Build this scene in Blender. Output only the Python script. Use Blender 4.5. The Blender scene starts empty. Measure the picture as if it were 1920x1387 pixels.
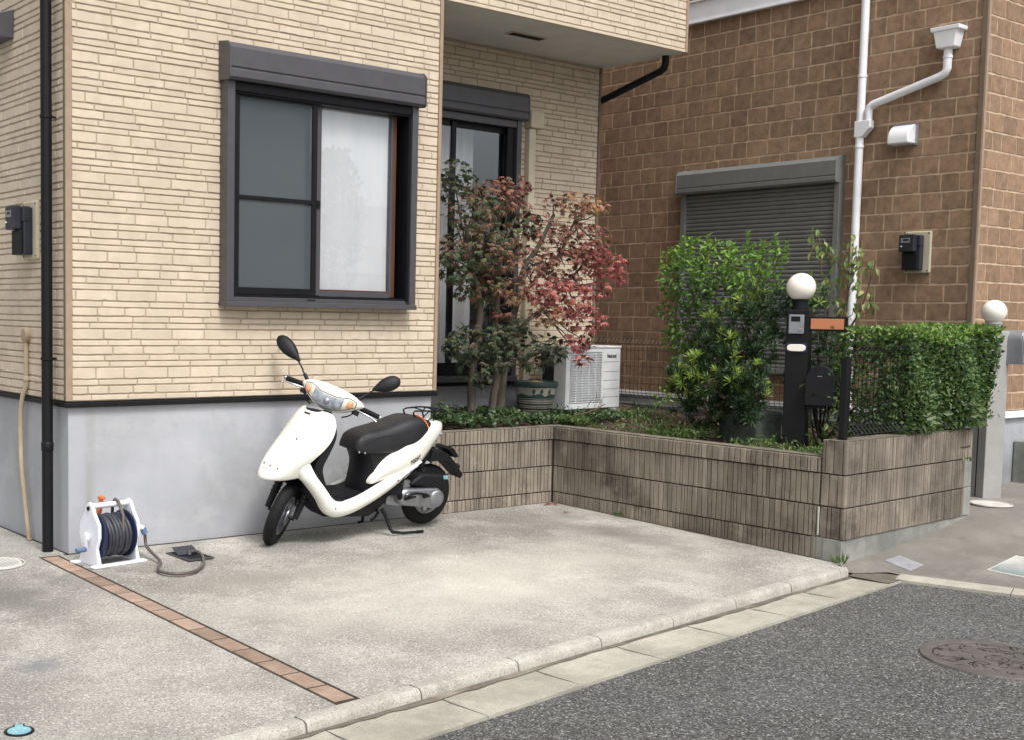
import bpy, math, random
from mathutils import Vector, Matrix
R = math.radians
PI = math.pi
scn = bpy.context.scene
COL = scn.collection

# ------------------------------------------------------------------ camera
cam = bpy.data.cameras.new('camera'); camo = bpy.data.objects.new('camera', cam); COL.objects.link(camo)
_y, _p, _r = .64821, .077256, .017127
_F = Vector((math.sin(_y)*math.cos(_p), math.cos(_y)*math.cos(_p), -math.sin(_p)))
_rt = Vector((math.cos(_y), -math.sin(_y), 0)); _up = _rt.cross(_F)
_right = _rt*math.cos(_r) + _up*math.sin(_r); _u2 = _up*math.cos(_r) - _rt*math.sin(_r)
m = Matrix((_right, _u2, -_F)).transposed().to_4x4(); m.translation = (-2.842, -6.792, 1.428)
camo.matrix_world = m
cam.sensor_width = 36; cam.lens = 2302.1/1920*36
cam.shift_x = (960-716.48)/1920; cam.shift_y = (769.85-693.5)/1920
cam.clip_start = .05; cam.clip_end = 500
scn.camera = camo

# ------------------------------------------------------------------ world, sun, exposure
SUN_EL, SUN_AZ = 56, 190           # azimuth measured clockwise from +Y
world = bpy.data.worlds.new('World'); scn.world = world; world.use_nodes = True
wn = world.node_tree; bg = wn.nodes['Background']
sky = wn.nodes.new('ShaderNodeTexSky'); sky.sky_type = 'NISHITA'; sky.sun_disc = False
sky.sun_elevation = R(SUN_EL); sky.sun_rotation = R(SUN_AZ); sky.air_density = 1.0; sky.dust_density = 5.0; sky.ozone_density = 1.0
hs = wn.nodes.new('ShaderNodeHueSaturation'); hs.inputs['Saturation'].default_value = .22
wn.links.new(sky.outputs[0], hs.inputs['Color']); wn.links.new(hs.outputs[0], bg.inputs[0]); bg.inputs[1].default_value = .125
sl = bpy.data.lights.new('sun', 'SUN'); so = bpy.data.objects.new('sun', sl); COL.objects.link(so)
sl.energy = 1.35; sl.angle = R(16); sl.color = (1, .975, .94)
so.rotation_euler = (R(90-SUN_EL), 0, R(180-SUN_AZ))
scn.view_settings.view_transform = 'Standard'; scn.view_settings.look = 'None'
scn.view_settings.exposure = 0.70; scn.view_settings.gamma = 1

# ------------------------------------------------------------------ helpers
class MB:
    def __init__(s, off=(0, 0, 0)): s.v = []; s.f = []; s.m = []; s.t = []; s.mi = 0; s.tint = None
    def vert(s, p):
        s.v.append(tuple(p)); s.t.append(s.tint or (1, 1, 1, 1)); return len(s.v)-1
    def face(s, idx): s.f.append(tuple(idx)); s.m.append(s.mi)
    def poly(s, pts): s.face([s.vert(p) for p in pts])
    def box(s, x0, x1, y0, y1, z0, z1):
        if x0 > x1: x0, x1 = x1, x0
        if y0 > y1: y0, y1 = y1, y0
        if z0 > z1: z0, z1 = z1, z0
        s.hexa([(x0, y0, z0), (x1, y0, z0), (x1, y1, z0), (x0, y1, z0), (x0, y0, z1), (x1, y0, z1), (x1, y1, z1), (x0, y1, z1)])
    def hexa(s, P):
        i = [s.vert(p) for p in P]
        for q in ((3, 2, 1, 0), (4, 5, 6, 7), (0, 1, 5, 4), (1, 2, 6, 5), (2, 3, 7, 6), (3, 0, 4, 7)): s.face([i[k] for k in q])
    def obox(s, O, A, B, Cc, a, b, c):   # oriented box from ranges along three axes
        O = Vector(O); A = Vector(A); B = Vector(B); Cc = Vector(Cc)
        P = [O+A*x+B*y+Cc*z for z in c for (x, y) in ((a[0], b[0]), (a[1], b[0]), (a[1], b[1]), (a[0], b[1]))]
        s.hexa(P)
    def prism(s, pts, dz):               # extrude a planar outline along a vector
        dz = Vector(dz); n = len(pts)
        a = [s.vert(p) for p in pts]; b = [s.vert(Vector(p)+dz) for p in pts]
        s.face(a[::-1]); s.face(b)
        for i in range(n): s.face((a[i], a[(i+1) % n], b[(i+1) % n], b[i]))
    def rings(s, rs, closed=True, cap0=True, cap1=True):
        ids = [[s.vert(p) for p in r] for r in rs]; n = len(ids[0])
        for a, b in zip(ids, ids[1:]):
            for i in range(n if closed else n-1):
                j = (i+1) % n; s.face((a[i], a[j], b[j], b[i]))
        if cap0 and closed: s.face(ids[0][::-1])
        if cap1 and closed: s.face(ids[-1])
        return ids
    def tube(s, path, r, n=10, caps=True):
        path = [Vector(p) for p in path]; rr = r if isinstance(r, (list, tuple)) else [r]*len(path)
        T = []
        for i in range(len(path)):
            a = path[max(i-1, 0)]; b = path[min(i+1, len(path)-1)]; T.append((b-a).normalized())
        u = T[0].orthogonal().normalized(); out = []
        for i, p in enumerate(path):
            u = (u - T[i]*u.dot(T[i])); u = u.normalized() if u.length > 1e-6 else T[i].orthogonal().normalized()
            w = T[i].cross(u)
            out.append([p+(u*math.cos(2*PI*k/n)+w*math.sin(2*PI*k/n))*rr[i] for k in range(n)])
        s.rings(out, True, caps, caps)
    def lathe(s, prof, O=(0, 0, 0), A=(0, 0, 1), n=32, cap=True):
        O = Vector(O); A = Vector(A).normalized(); u = A.orthogonal().normalized(); w = A.cross(u)
        s.rings([[O+A*z+(u*math.cos(2*PI*k/n)+w*math.sin(2*PI*k/n))*r for k in range(n)] for r, z in prof], True, cap, cap)
    def ball(s, c, rx, ry=None, rz=None, nu=20, nv=12, Mx=None):
        ry = ry or rx; rz = rz or rx; c = Vector(c); rs = []
        for i in range(nv+1):
            t = PI*i/nv; t = min(max(t, .03), PI-.03)
            row = []
            for k in range(nu):
                q = 2*PI*k/nu; p = Vector((rx*math.sin(t)*math.cos(q), ry*math.sin(t)*math.sin(q), rz*math.cos(t)))
                row.append(c+(Mx @ p if Mx else p))
            rs.append(row)
        s.rings(rs[::-1])
    def islands(s):
        par = list(range(len(s.v)))
        def fd(i):
            while par[i] != i: par[i] = par[par[i]]; i = par[i]
            return i
        for f in s.f:
            for q in f[1:]: par[fd(q)] = fd(f[0])
        g = {}
        for f, m_ in zip(s.f, s.m): g.setdefault(fd(f[0]), []).append((f, m_))
        for fs in g.values():
            o = MB(); ix = {}
            for f, m_ in fs:
                for q in f:
                    if q not in ix: ix[q] = len(o.v); o.v.append(s.v[q]); o.t.append(s.t[q])
                o.f.append(tuple(ix[q] for q in f)); o.m.append(m_)
            yield o
    def build_each(s, name, mats, parent=None, **k): return [o.build(name, mats, parent, **k) for o in s.islands()]
    def build(s, name, mats, parent=None, smooth=None, bevel=None, bseg=2, xf=None):
        me = bpy.data.meshes.new(name)
        off = Vector(parent['_base']) if (parent is not None and '_base' in parent) else Vector((0, 0, 0))
        vs = s.v
        if xf is not None: vs = [tuple(xf @ Vector(p)) for p in vs]
        if off.length > 0: vs = [(p[0]-off[0], p[1]-off[1], p[2]-off[2]) for p in vs]
        me.from_pydata(vs, [], s.f)
        if not isinstance(mats, (list, tuple)): mats = [mats]
        for q in mats: me.materials.append(q)
        if len(mats) > 1: me.polygons.foreach_set('material_index', s.m)
        if s.tint is not None or any(t != (1, 1, 1, 1) for t in s.t[:1]):
            ca = me.color_attributes.new('tint', 'FLOAT_COLOR', 'POINT')
            ca.data.foreach_set('color', [c for t in s.t for c in t])
        if smooth:
            me.polygons.foreach_set('use_smooth', [True]*len(me.polygons)); me.set_sharp_from_angle(angle=R(smooth))
        me.update(); me.validate()
        o = bpy.data.objects.new(name, me); COL.objects.link(o)
        if parent is not None: o.parent = parent; o['_base'] = list(off)
        if bevel:
            b = o.modifiers.new('bevel', 'BEVEL'); b.width = bevel; b.segments = bseg; b.limit_method = 'ANGLE'; b.angle_limit = R(35)
        return o
def thing(name, label, cat, loc=(0, 0, 0), group=None):
    o = bpy.data.objects.new(name, None); COL.objects.link(o); o.location = loc; o['_base'] = list(loc)
    o.empty_display_size = .1; o['label'] = label; o['category'] = cat
    if group: o['group'] = group
    return o
def tag(o, label, cat, group=None, kind=None):
    o['label'] = label; o['category'] = cat
    if group: o['group'] = group
    if kind: o['kind'] = kind
    return o
def struct(o, label=None):
    o['kind'] = 'structure'
    if label: o['label'] = label
    return o

# ------------------------------------------------------------------ materials
def lin(c):
    return tuple((x/255/12.92 if x/255 <= .04045 else ((x/255+.055)/1.055)**2.4) for x in c)+(1,)
def mat(name, c1, c2=None, rough=.6, scale=6, detail=6, metal=0, bump=0, bscale=60, bdist=.002, spots=None, island=0, stretch=None,
        big=None, coat=0, contrast=(.35, .65), tint=False, sss=0, fine=None, trans=0, emit=None, objr=0):
    m = bpy.data.materials.new(name); m.use_nodes = True; nt = m.node_tree; N = nt.nodes; L = nt.links
    b = N['Principled BSDF']; b.inputs['Roughness'].default_value = rough; b.inputs['Metallic'].default_value = metal
    tc = N.new('ShaderNodeTexCoord'); src = tc.outputs['Object']
    mp = N.new('ShaderNodeMapping'); L.new(src, mp.inputs[0])
    if stretch: mp.inputs['Scale'].default_value = stretch
    col = None
    def noise(sc, det=6, rg=.6, s=None):
        n = N.new('ShaderNodeTexNoise'); n.inputs['Scale'].default_value = sc; n.inputs['Detail'].default_value = det
        n.inputs['Roughness'].default_value = rg; L.new(s or mp.outputs[0], n.inputs['Vector']); return n
    def mix(f, a, bb, mode='MIX', fac=1):
        x = N.new('ShaderNodeMix'); x.data_type = 'RGBA'; x.blend_type = mode
        if hasattr(f, 'links') or not isinstance(f, (int, float)): L.new(f, x.inputs[0])
        else: x.inputs[0].default_value = f
        for v, i in ((a, 6), (bb, 7)):
            if isinstance(v, tuple): x.inputs[i].default_value = v
            else: L.new(v, x.inputs[i])
        return x.outputs[2]
    def mr(v, a, bb, c=0, d=1):
        x = N.new('ShaderNodeMapRange'); L.new(v, x.inputs[0])
        for k, q in zip((1, 2, 3, 4), (a, bb, c, d)): x.inputs[k].default_value = q
        return x.outputs[0]
    c2 = c2 or tuple(x*.88 for x in c1[:3])+(1,)
    if tint:
        at = N.new('ShaderNodeAttribute'); at.attribute_name = 'tint'
        col = mix(1, at.outputs['Color'], mix(mr(noise(scale, detail).outputs[0], *contrast), (1, 1, 1, 1), (.72, .72, .72, 1)), 'MULTIPLY')
    else:
        col = mix(mr(noise(scale, detail).outputs[0], *contrast), c1, c2)
    if big:    # large soft patches: (scale, colour, lo, hi, amount)
        for (sc, cc, lo, hi, am) in big:
            col = mix(mr(noise(sc, 5, .65, src).outputs[0], lo, hi, 0, am), col, cc)
    if fine:   # fine grain: (scale, colour, lo, hi, amount)
        for (sc, cc, lo, hi, am) in fine:
            col = mix(mr(noise(sc, 3, .7, src).outputs[0], lo, hi, 0, am), col, cc)
    if spots:  # voronoi chips: (scale, colour, threshold)
        for (sc, cc, th) in spots:
            vo = N.new('ShaderNodeTexVoronoi'); vo.inputs['Scale'].default_value = sc; L.new(src, vo.inputs['Vector'])
            wv = N.new('ShaderNodeSeparateColor'); L.new(vo.outputs['Color'], wv.inputs[0])
            col = mix(mr(wv.outputs[0], th, th+.02), col, cc)
    if island:
        g = N.new('ShaderNodeNewGeometry'); v = mr(g.outputs['Random Per Island'], 0, 1, 1-island, 1+island)
        x = N.new('ShaderNodeVectorMath'); x.operation = 'SCALE'; L.new(col, x.inputs[0]); L.new(v, x.inputs[3]); col = x.outputs[0]
    if objr:
        g = N.new('ShaderNodeObjectInfo'); v = mr(g.outputs['Random'], 0, 1, 1-objr, 1+objr)
        x = N.new('ShaderNodeVectorMath'); x.operation = 'SCALE'; L.new(col, x.inputs[0]); L.new(v, x.inputs[3]); col = x.outputs[0]
    L.new(col, b.inputs['Base Color'])
    if coat: b.inputs['Coat Weight'].default_value = coat; b.inputs['Coat Roughness'].default_value = .08
    if bump:
        bn = N.new('ShaderNodeBump'); bn.inputs['Strength'].default_value = bump; bn.inputs['Distance'].default_value = bdist
        L.new(noise(bscale, 5, .65, src).outputs[0], bn.inputs['Height']); L.new(bn.outputs[0], b.inputs['Normal'])
    if trans:
        tr = N.new('ShaderNodeBsdfTranslucent'); L.new(col, tr.inputs[0]); ms = N.new('ShaderNodeMixShader'); ms.inputs[0].default_value = trans
        L.new(b.outputs[0], ms.inputs[1]); L.new(tr.outputs[0], ms.inputs[2]); L.new(ms.outputs[0], N['Material Output'].inputs[0])
    if emit: b.inputs['Emission Color'].default_value = emit[0]; b.inputs['Emission Strength'].default_value = emit[1]
    return m
def glassmat(name, ior=1.6, tintc=(1, 1, 1, 1), gloss=(.9, .95, 1, 1), rough=.0, gain=1.0):
    m = bpy.data.materials.new(name); m.use_nodes = True; nt = m.node_tree; N = nt.nodes; L = nt.links
    for n in list(N):
        if n.type == 'BSDF_PRINCIPLED': N.remove(n)
    t = N.new('ShaderNodeBsdfTransparent'); t.inputs[0].default_value = tintc
    g = N.new('ShaderNodeBsdfGlossy'); g.inputs['Roughness'].default_value = rough; g.inputs[0].default_value = gloss
    fr = N.new('ShaderNodeLayerWeight'); fr.inputs[0].default_value = .5
    pw_ = N.new('ShaderNodeMath'); pw_.operation = 'POWER'; pw_.inputs[1].default_value = 3.0; L.new(fr.outputs['Facing'], pw_.inputs[0])
    mu = N.new('ShaderNodeMath'); mu.operation = 'MULTIPLY_ADD'; mu.inputs[1].default_value = .85; mu.inputs[2].default_value = gain; mu.use_clamp = True
    L.new(pw_.outputs[0], mu.inputs[0])
    x = N.new('ShaderNodeMixShader'); L.new(mu.outputs[0], x.inputs[0]); L.new(t.outputs[0], x.inputs[1]); L.new(g.outputs[0], x.inputs[2])
    L.new(x.outputs[0], N['Material Output'].inputs[0]); return m
def meshmat(name, col, alpha):
    m = bpy.data.materials.new(name); m.use_nodes = True; nt = m.node_tree; N = nt.nodes; L = nt.links
    b = N['Principled BSDF']; b.inputs['Base Color'].default_value = col; b.inputs['Roughness'].default_value = .8
    t = N.new('ShaderNodeBsdfTransparent'); x = N.new('ShaderNodeMixShader'); x.inputs[0].default_value = alpha
    L.new(t.outputs[0], x.inputs[1]); L.new(b.outputs[0], x.inputs[2]); L.new(x.outputs[0], N['Material Output'].inputs[0]); return m

K = dict(
 cream=mat('cream_brick', lin((208, 193, 173)), lin((195, 180, 159)), .85, 9, 8, bump=.35, bscale=45, bdist=.003, island=.05, big=[(1.1, lin((184, 170, 150)), .45, .75, .4), (.45, lin((176, 162, 142)), .5, .8, .4)]),
 cream_groove=mat('cream_groove', lin((172, 156, 136)), lin((158, 143, 124)), .9, 20),
 brown=mat('brown_block', lin((156, 127, 101)), lin((126, 102, 80)), .85, 14, 8, bump=.4, bscale=50, bdist=.003, island=.16, big=[(5.5, lin((160, 134, 112)), .5, .75, .6), (.6, lin((112, 88, 70)), .45, .75, .45)], fine=[(75, lin((196, 176, 156)), .66, .7, .6)]),
 brown_groove=mat('brown_groove', lin((204, 180, 153)), lin((180, 157, 132)), .9, 12),
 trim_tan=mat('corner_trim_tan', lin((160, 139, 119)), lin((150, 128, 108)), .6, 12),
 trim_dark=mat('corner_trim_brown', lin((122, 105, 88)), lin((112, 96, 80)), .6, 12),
 found=mat('render_grey', lin((180, 182, 188)), lin((160, 162, 167)), .85, 1.6, 8, bump=.25, bscale=70, stretch=(1, 1, .8), big=[(.9, lin((150, 151, 150)), .46, .72, .65), (3.5, lin((194, 196, 199)), .52, .75, .5), (7, lin((150, 152, 154)), .58, .78, .4)]),
 found2=mat('render_grey_neighbour', lin((170, 173, 178)), lin((140, 143, 146)), .9, 2.5, 8, bump=.2, bscale=90, big=[(1.7, lin((110, 112, 112)), .5, .8, .6)]),
 black=mat('black_trim', lin((20, 21, 24)), lin((15, 16, 18)), .5, 15),
 soffit=mat('soffit_board', lin((214, 215, 210)), lin((204, 205, 200)), .8, 5),
 alu=mat('grey_aluminium', lin((84, 83, 87)), lin((78, 77, 81)), .42, 10, metal=.25),
 alu2=mat('grey_aluminium_neighbour', lin((128, 130, 129)), lin((120, 121, 119)), .5, 10, metal=.2),
 alud=mat('dark_aluminium', lin((28, 28, 32)), lin((22, 22, 25)), .4, 12, metal=.2),
 wood=mat('brown_inner_frame', lin((92, 54, 34)), lin((70, 40, 26)), .5, 15, stretch=(1, 1, .1)),
 curtain=mat('white_curtain', lin((250, 251, 253)), lin((238, 242, 246)), .9, 3, stretch=(2, 1, .3), trans=.3),
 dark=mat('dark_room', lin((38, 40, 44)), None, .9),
 beigep=mat('beige_plastic', lin((200, 190, 168)), lin((188, 178, 156)), .55, 8),
 cond=mat('weathered_conduit', lin((190, 175, 150)), lin((150, 132, 108)), .6, 7, stretch=(1, 1, .4)),
 whitep=mat('white_plastic', lin((243, 244, 247)), lin((234, 235, 239)), .4, 6),
 whitew=mat('white_enamel', lin((222, 224, 226)), lin((208, 210, 212)), .4, 6),
 meter=mat('charcoal_meter', lin((52, 55, 62)), lin((44, 47, 53)), .4, 12),
 conc=mat('washed_concrete', lin((174, 171, 163)), lin((148, 145, 137)), .95, 2.2, 9, bump=.9, bscale=90, bdist=.006,
   big=[(.50, lin((112, 109, 101)), .44, .66, .85), (1.5, lin((202, 198, 189)), .5, .70, .65), (4.5, lin((198, 187, 172)), .56, .8, .3), (9, lin((126, 124, 116)), .50, .72, .5)],
   fine=[(130, lin((92, 90, 84)), .50, .62, .75), (85, lin((226, 223, 215)), .54, .66, .62), (40, lin((132, 130, 123)), .5, .72, .4)], spots=[(140, lin((110, 108, 102)), .965)]),
 apron=mat('old_concrete', lin((132, 128, 121)), lin((112, 108, 101)), .95, 3, 9, bump=.5, bscale=140, bdist=.004,
   big=[(.8, lin((96, 93, 88)), .45, .7, .7), (2.4, lin((158, 152, 142)), .55, .75, .5)], fine=[(160, lin((88, 86, 82)), .52, .7, .6), (100, lin((180, 176, 168)), .6, .75, .4)]),
 kerb=mat('kerb_concrete', lin((182, 180, 170)), lin((156, 154, 145)), .95, 5, 9, bump=.8, bscale=90, bdist=.004, big=[(2.0, lin((134, 131, 120)), .48, .72, .7), (12, lin((200, 197, 186)), .55, .75, .5)], fine=[(120, lin((104, 102, 93)), .52, .66, .7), (70, lin((214, 211, 200)), .58, .7, .4)]),
 gutter=mat('gutter_concrete', lin((178, 173, 160)), lin((150, 146, 134)), .95, 4, 9, bump=.6, bscale=100, bdist=.004, big=[(1.5, lin((134, 128, 115)), .46, .72, .75), (7, lin((196, 190, 174)), .55, .75, .4)], fine=[(120, lin((108, 104, 94)), .54, .68, .65)]),
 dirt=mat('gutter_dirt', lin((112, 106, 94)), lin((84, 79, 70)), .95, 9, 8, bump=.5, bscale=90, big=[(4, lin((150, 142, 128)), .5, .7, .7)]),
 asph=mat('asphalt', lin((90, 89, 86)), lin((74, 73, 70)), .92, 2, 8, bump=1.0, bscale=90, bdist=.009, big=[(.7, lin((100, 100, 100)), .45, .7, .6), (3, lin((64, 64, 65)), .5, .75, .4)],
   fine=[(80, lin((36, 35, 34)), .49, .58, .9), (60, lin((128, 128, 128)), .55, .66, .6)], spots=[(150, lin((132, 132, 132)), .86), (120, lin((170, 169, 166)), .97)]),
 tile=mat('brick_paver', lin((158, 136, 119)), lin((132, 112, 97)), .9, 9, 8, bump=.4, bscale=110, objr=.2, big=[(6, lin((182, 160, 140)), .5, .75, .5), (2, lin((126, 106, 92)), .5, .75, .5)], fine=[(140, lin((120, 98, 82)), .54, .7, .5)]),
 joint=mat('dark_joint', lin((66, 54, 46)), lin((50, 42, 36)), .95, 20),
 soil=mat('soil', lin((84, 64, 50)), lin((58, 44, 36)), .98, 14, 9, bump=1, bscale=40, bdist=.02),
 block=mat('ribbed_block', lin((158, 148, 134)), lin((124, 114, 102)), .95, 22, 8, bump=.5, bscale=120, bdist=.003, island=.14, stretch=(1, 1, .12),
   big=[(.9, lin((84, 76, 66)), .44, .66, .75), (2.6, lin((66, 57, 49)), .54, .70, .75), (6, lin((184, 174, 160)), .60, .78, .5)], fine=[(130, lin((198, 188, 176)), .6, .72, .5)]),
 blockg=mat('block_groove', lin((76, 63, 53)), lin((64, 53, 45)), .95, 14),
 blocktop=mat('block_top', lin((128, 118, 104)), lin((96, 90, 78)), .95, 9, 8, bump=.6, bscale=100, big=[(2, lin((88, 88, 72)), .5, .7, .6)]),
 cblock=mat('concrete_block', lin((150, 150, 144)), lin((120, 121, 116)), .95, 5, 9, bump=.5, bscale=110, big=[(2.2, lin((96, 98, 92)), .5, .75, .7)]),
 kerbwall=mat('boundary_wall', lin((92, 92, 94)), lin((70, 70, 72)), .9, 6, 8, bump=.3, bscale=80),
 stone=mat('mossy_stone', lin((96, 104, 96)), lin((70, 78, 70)), .95, 6, 9, bump=1, bscale=18, bdist=.02, big=[(5, lin((52, 60, 48)), .5, .7, .7)]),
 bark=mat('maple_bark', lin((102, 94, 82)), lin((70, 64, 55)), .9, 12, 9, bump=.7, bscale=60, bdist=.004, stretch=(1, 1, .3)),
 twig=mat('twig', lin((110, 92, 76)), lin((80, 64, 52)), .9, 18),
 maple=mat('maple_leaf', (1, 1, 1, 1), None, .55, 30, tint=True, trans=.28),
 leaf=mat('leaf', (1, 1, 1, 1), None, .42, 40, tint=True, trans=.36),
 iron=mat('cast_iron', lin((108, 103, 100)), lin((88, 84, 81)), .7, 8, 8, metal=.3, bump=.3, bscale=120),
 irond=mat('cast_iron_dark', lin((36, 33, 32)), None, .8, 10),
 fence=mat('brown_wire', lin((52, 40, 36)), None, .5, 10),
 globe=mat('opal_globe', lin((244, 238, 228)), lin((240, 233, 222)), .22, 2),
 orange=mat('terracotta_plate', lin((190, 122, 84)), None, .7, 5),
 silver=mat('silver_paint', lin((160, 163, 168)), lin((146, 149, 154)), .38, 8, metal=.5),
 pillar=mat('grey_pillar', lin((168, 167, 165)), lin((158, 157, 155)), .55, 8, metal=.1),
 paint=mat('scooter_white', lin((240, 239, 231)), lin((234, 233, 224)), .22, 1.5, coat=.6),
 rubber=mat('tyre_rubber', lin((24, 24, 26)), lin((19, 19, 20)), .75, 30, bump=.3, bscale=200),
 bplastic=mat('black_plastic', lin((25, 26, 30)), lin((19, 20, 23)), .55, 16),
 vinyl=mat('black_vinyl', lin((36, 37, 41)), lin((29, 30, 33)), .48, 12, bump=.3, bscale=220, bdist=.001),
 metal=mat('cast_aluminium', lin((176, 178, 184)), lin((150, 152, 158)), .32, 14, metal=.8),
 steel=mat('polished_steel', lin((214, 216, 220)), None, .2, 14, metal=.9),
 lens=mat('clear_lens', lin((176, 184, 192)), lin((120, 128, 138)), .08, 30, coat=1),
 lensw=mat('white_lens', lin((232, 228, 216)), lin((214, 208, 196)), .12, 20, coat=1),
 amber=mat('amber_lens', lin((222, 120, 64)), lin((232, 160, 120)), .15, 25, coat=1),
 redl=mat('red_lens', lin((170, 40, 30)), None, .15, 25, coat=1),
 reelw=mat('reel_white_plastic', lin((232, 234, 242)), lin((222, 224, 234)), .35, 6),
 navy=mat('navy_plastic', lin((34, 44, 78)), lin((28, 36, 62)), .4, 8),
 blueg=mat('blue_grey_plastic', lin((92, 116, 146)), None, .45, 8),
 hose=mat('hose_dark', lin((62, 64, 72)), lin((50, 51, 58)), .5, 20),
 hoseb=mat('hose_brown', lin((96, 86, 80)), lin((82, 74, 70)), .5, 20),
 orangep=mat('orange_plastic', lin((212, 118, 70)), lin((200, 108, 62)), .5, 8),
 lid=mat('white_cover', lin((206, 204, 196)), lin((182, 180, 172)), .8, 9, 8, bump=.2),
 bluelid=mat('pale_blue_cover', lin((128, 176, 188)), lin((112, 160, 172)), .8, 9),
 steelplate=mat('zinc_plate', lin((168, 168, 174)), lin((150, 150, 156)), .55, 14, metal=.3),
 decal=mat('dark_decal', lin((60, 60, 60)), None, .5),
 seamg=mat('seam_grey', lin((176, 175, 164)), None, .5),
 teal=mat('teal_enamel', lin((74, 112, 124)), None, .7, 20),
 ink=mat('black_ink', lin((30, 30, 32)), None, .5),
 potw=mat('pot_cream', lin((196, 192, 180)), lin((170, 166, 154)), .7, 12),
 potg=mat('pot_green', lin((70, 92, 88)), lin((58, 78, 74)), .6, 12),
 cactus=mat('dry_cactus', lin((188, 168, 120)), lin((140, 122, 86)), .9, 30, bump=1, bscale=60, bdist=.01),
 drum=mat('pale_plaster', lin((205, 203, 198)), None, .8),
 roof=mat('slate_roof', lin((108, 110, 116)), None, .8),
)
def add_stain(m, colr, fn):
    nt = m.node_tree; N = nt.nodes; L = nt.links; b = N['Principled BSDF']; src = b.inputs['Base Color'].links[0].from_socket
    tc = N.new('ShaderNodeTexCoord'); sp = N.new('ShaderNodeSeparateXYZ'); L.new(tc.outputs['Object'], sp.inputs[0])
    def mth(op, a, bb=None, c=None):
        x = N.new('ShaderNodeMath'); x.operation = op
        for i, v in enumerate((a, bb, c)):
            if v is None: continue
            if isinstance(v, (int, float)): x.inputs[i].default_value = v
            else: L.new(v, x.inputs[i])
        return x.outputs[0]
    def nz(sc, stretch=None):
        n = N.new('ShaderNodeTexNoise'); n.inputs['Scale'].default_value = sc; n.inputs['Detail'].default_value = 5
        if stretch:
            mp = N.new('ShaderNodeMapping'); mp.inputs['Scale'].default_value = stretch; L.new(tc.outputs['Object'], mp.inputs[0]); L.new(mp.outputs[0], n.inputs['Vector'])
        else: L.new(tc.outputs['Object'], n.inputs['Vector'])
        return n.outputs[0]
    f = fn(mth, nz, sp.outputs[0], sp.outputs[1], sp.outputs[2])
    x = N.new('ShaderNodeMix'); x.data_type = 'RGBA'; x.clamp_factor = True; L.new(f, x.inputs[0]); L.new(src, x.inputs[6]); x.inputs[7].default_value = colr; L.new(x.outputs[2], b.inputs['Base Color'])
def spot(cx, cy, rx, ry, amt, nsc=9):     # an oil or water mark with a ragged rim
    def fn(m, nz, x, y, z):
        dx = m('DIVIDE', m('SUBTRACT', x, cx), rx); dy = m('DIVIDE', m('SUBTRACT', y, cy), ry)
        d = m('SQRT', m('ADD', m('MULTIPLY', dx, dx), m('MULTIPLY', dy, dy))); d = m('ADD', d, m('MULTIPLY', m('SUBTRACT', nz(nsc), .5), 1.3))
        return m('MULTIPLY', m('MAXIMUM', m('MULTIPLY', m('SUBTRACT', 1.0, d), 1.6), 0), amt)
    return fn
add_stain(K['conc'], lin((116, 118, 122)), spot(-.95, -1.94, .13, .12, .6))
add_stain(K['conc'], lin((112, 110, 102)), spot(1.9, -.95, .55, .16, .35, 4))
add_stain(K['conc'], lin((104, 102, 94)), spot(.6, -1.05, .6, .20, .35, 4))
add_stain(K['conc'], lin((112, 110, 103)), spot(3.4, -1.1, .5, .9, .45, 3))
add_stain(K['conc'], lin((102, 100, 94)), spot(-.7, -.75, .55, .55, .45, 3))
add_stain(K['conc'], lin((216, 209, 196)), spot(1.75, -1.75, 2.3, 1.05, .32, 1.6))
add_stain(K['conc'], lin((208, 190, 166)), spot(-1.7, -2.3, .35, .25, .45, 5))
add_stain(K['found'], lin((140, 138, 128)), lambda m, nz, x, y, z: m('MULTIPLY', m('MAXIMUM', m('SUBTRACT', 1.0, m('DIVIDE', m('ABSOLUTE', m('SUBTRACT', x, .145)), .045)), 0), m('MULTIPLY', m('SUBTRACT', nz(6, (3, 3, .4)), .22), 1.5)))
K['glass'] = glassmat('window_glass', gain=.17)
K['screen'] = meshmat('insect_screen', lin((70, 78, 82)), .80)

# ================================================================== GROUND, ROAD, KERB
def kin(x): return -3.085+.1158*(x+.754)        # inner edge of the kerb, as y of x
def zd(y): return .022*min(y, 0)
mb = MB(); mb.box(-60, 60, -60, 60, -.45, -.4); struct(mb.build('ground', K['asph']))
mb = MB(); mb.poly([(-40, -30, -.118), (30, -30, -.118), (30, 12, -.118), (-40, 12, -.118)]); struct(mb.build('road', K['asph']))
mb = MB()
xs = [-9, -5, -2, -.165]
def drive(x0, x1):
    n = 8
    for i in range(n):
        xa = x0+(x1-x0)*i/n; xb = x0+(x1-x0)*(i+1)/n; ka = kin(xa)+.004; kb = kin(xb)+.004
        mb.poly([(xa, ka, zd(ka)), (xb, kb, zd(kb)), (xb, 0, 0), (xa, 0, 0)])
drive(-9, -.178); drive(-.053, 3.992)
mb.poly([(-9, 0, 0), (0, 0, 0), (0, 9, 0), (-9, 9, 0)])
mb.poly([(-9, kin(-9)+.004, -.09), (-9, kin(-9)+.004, -.3), (4, kin(4)+.004, -.3), (4, kin(4)+.004, -.06)])
struct(mb.build('driveway', K['conc']))
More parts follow.
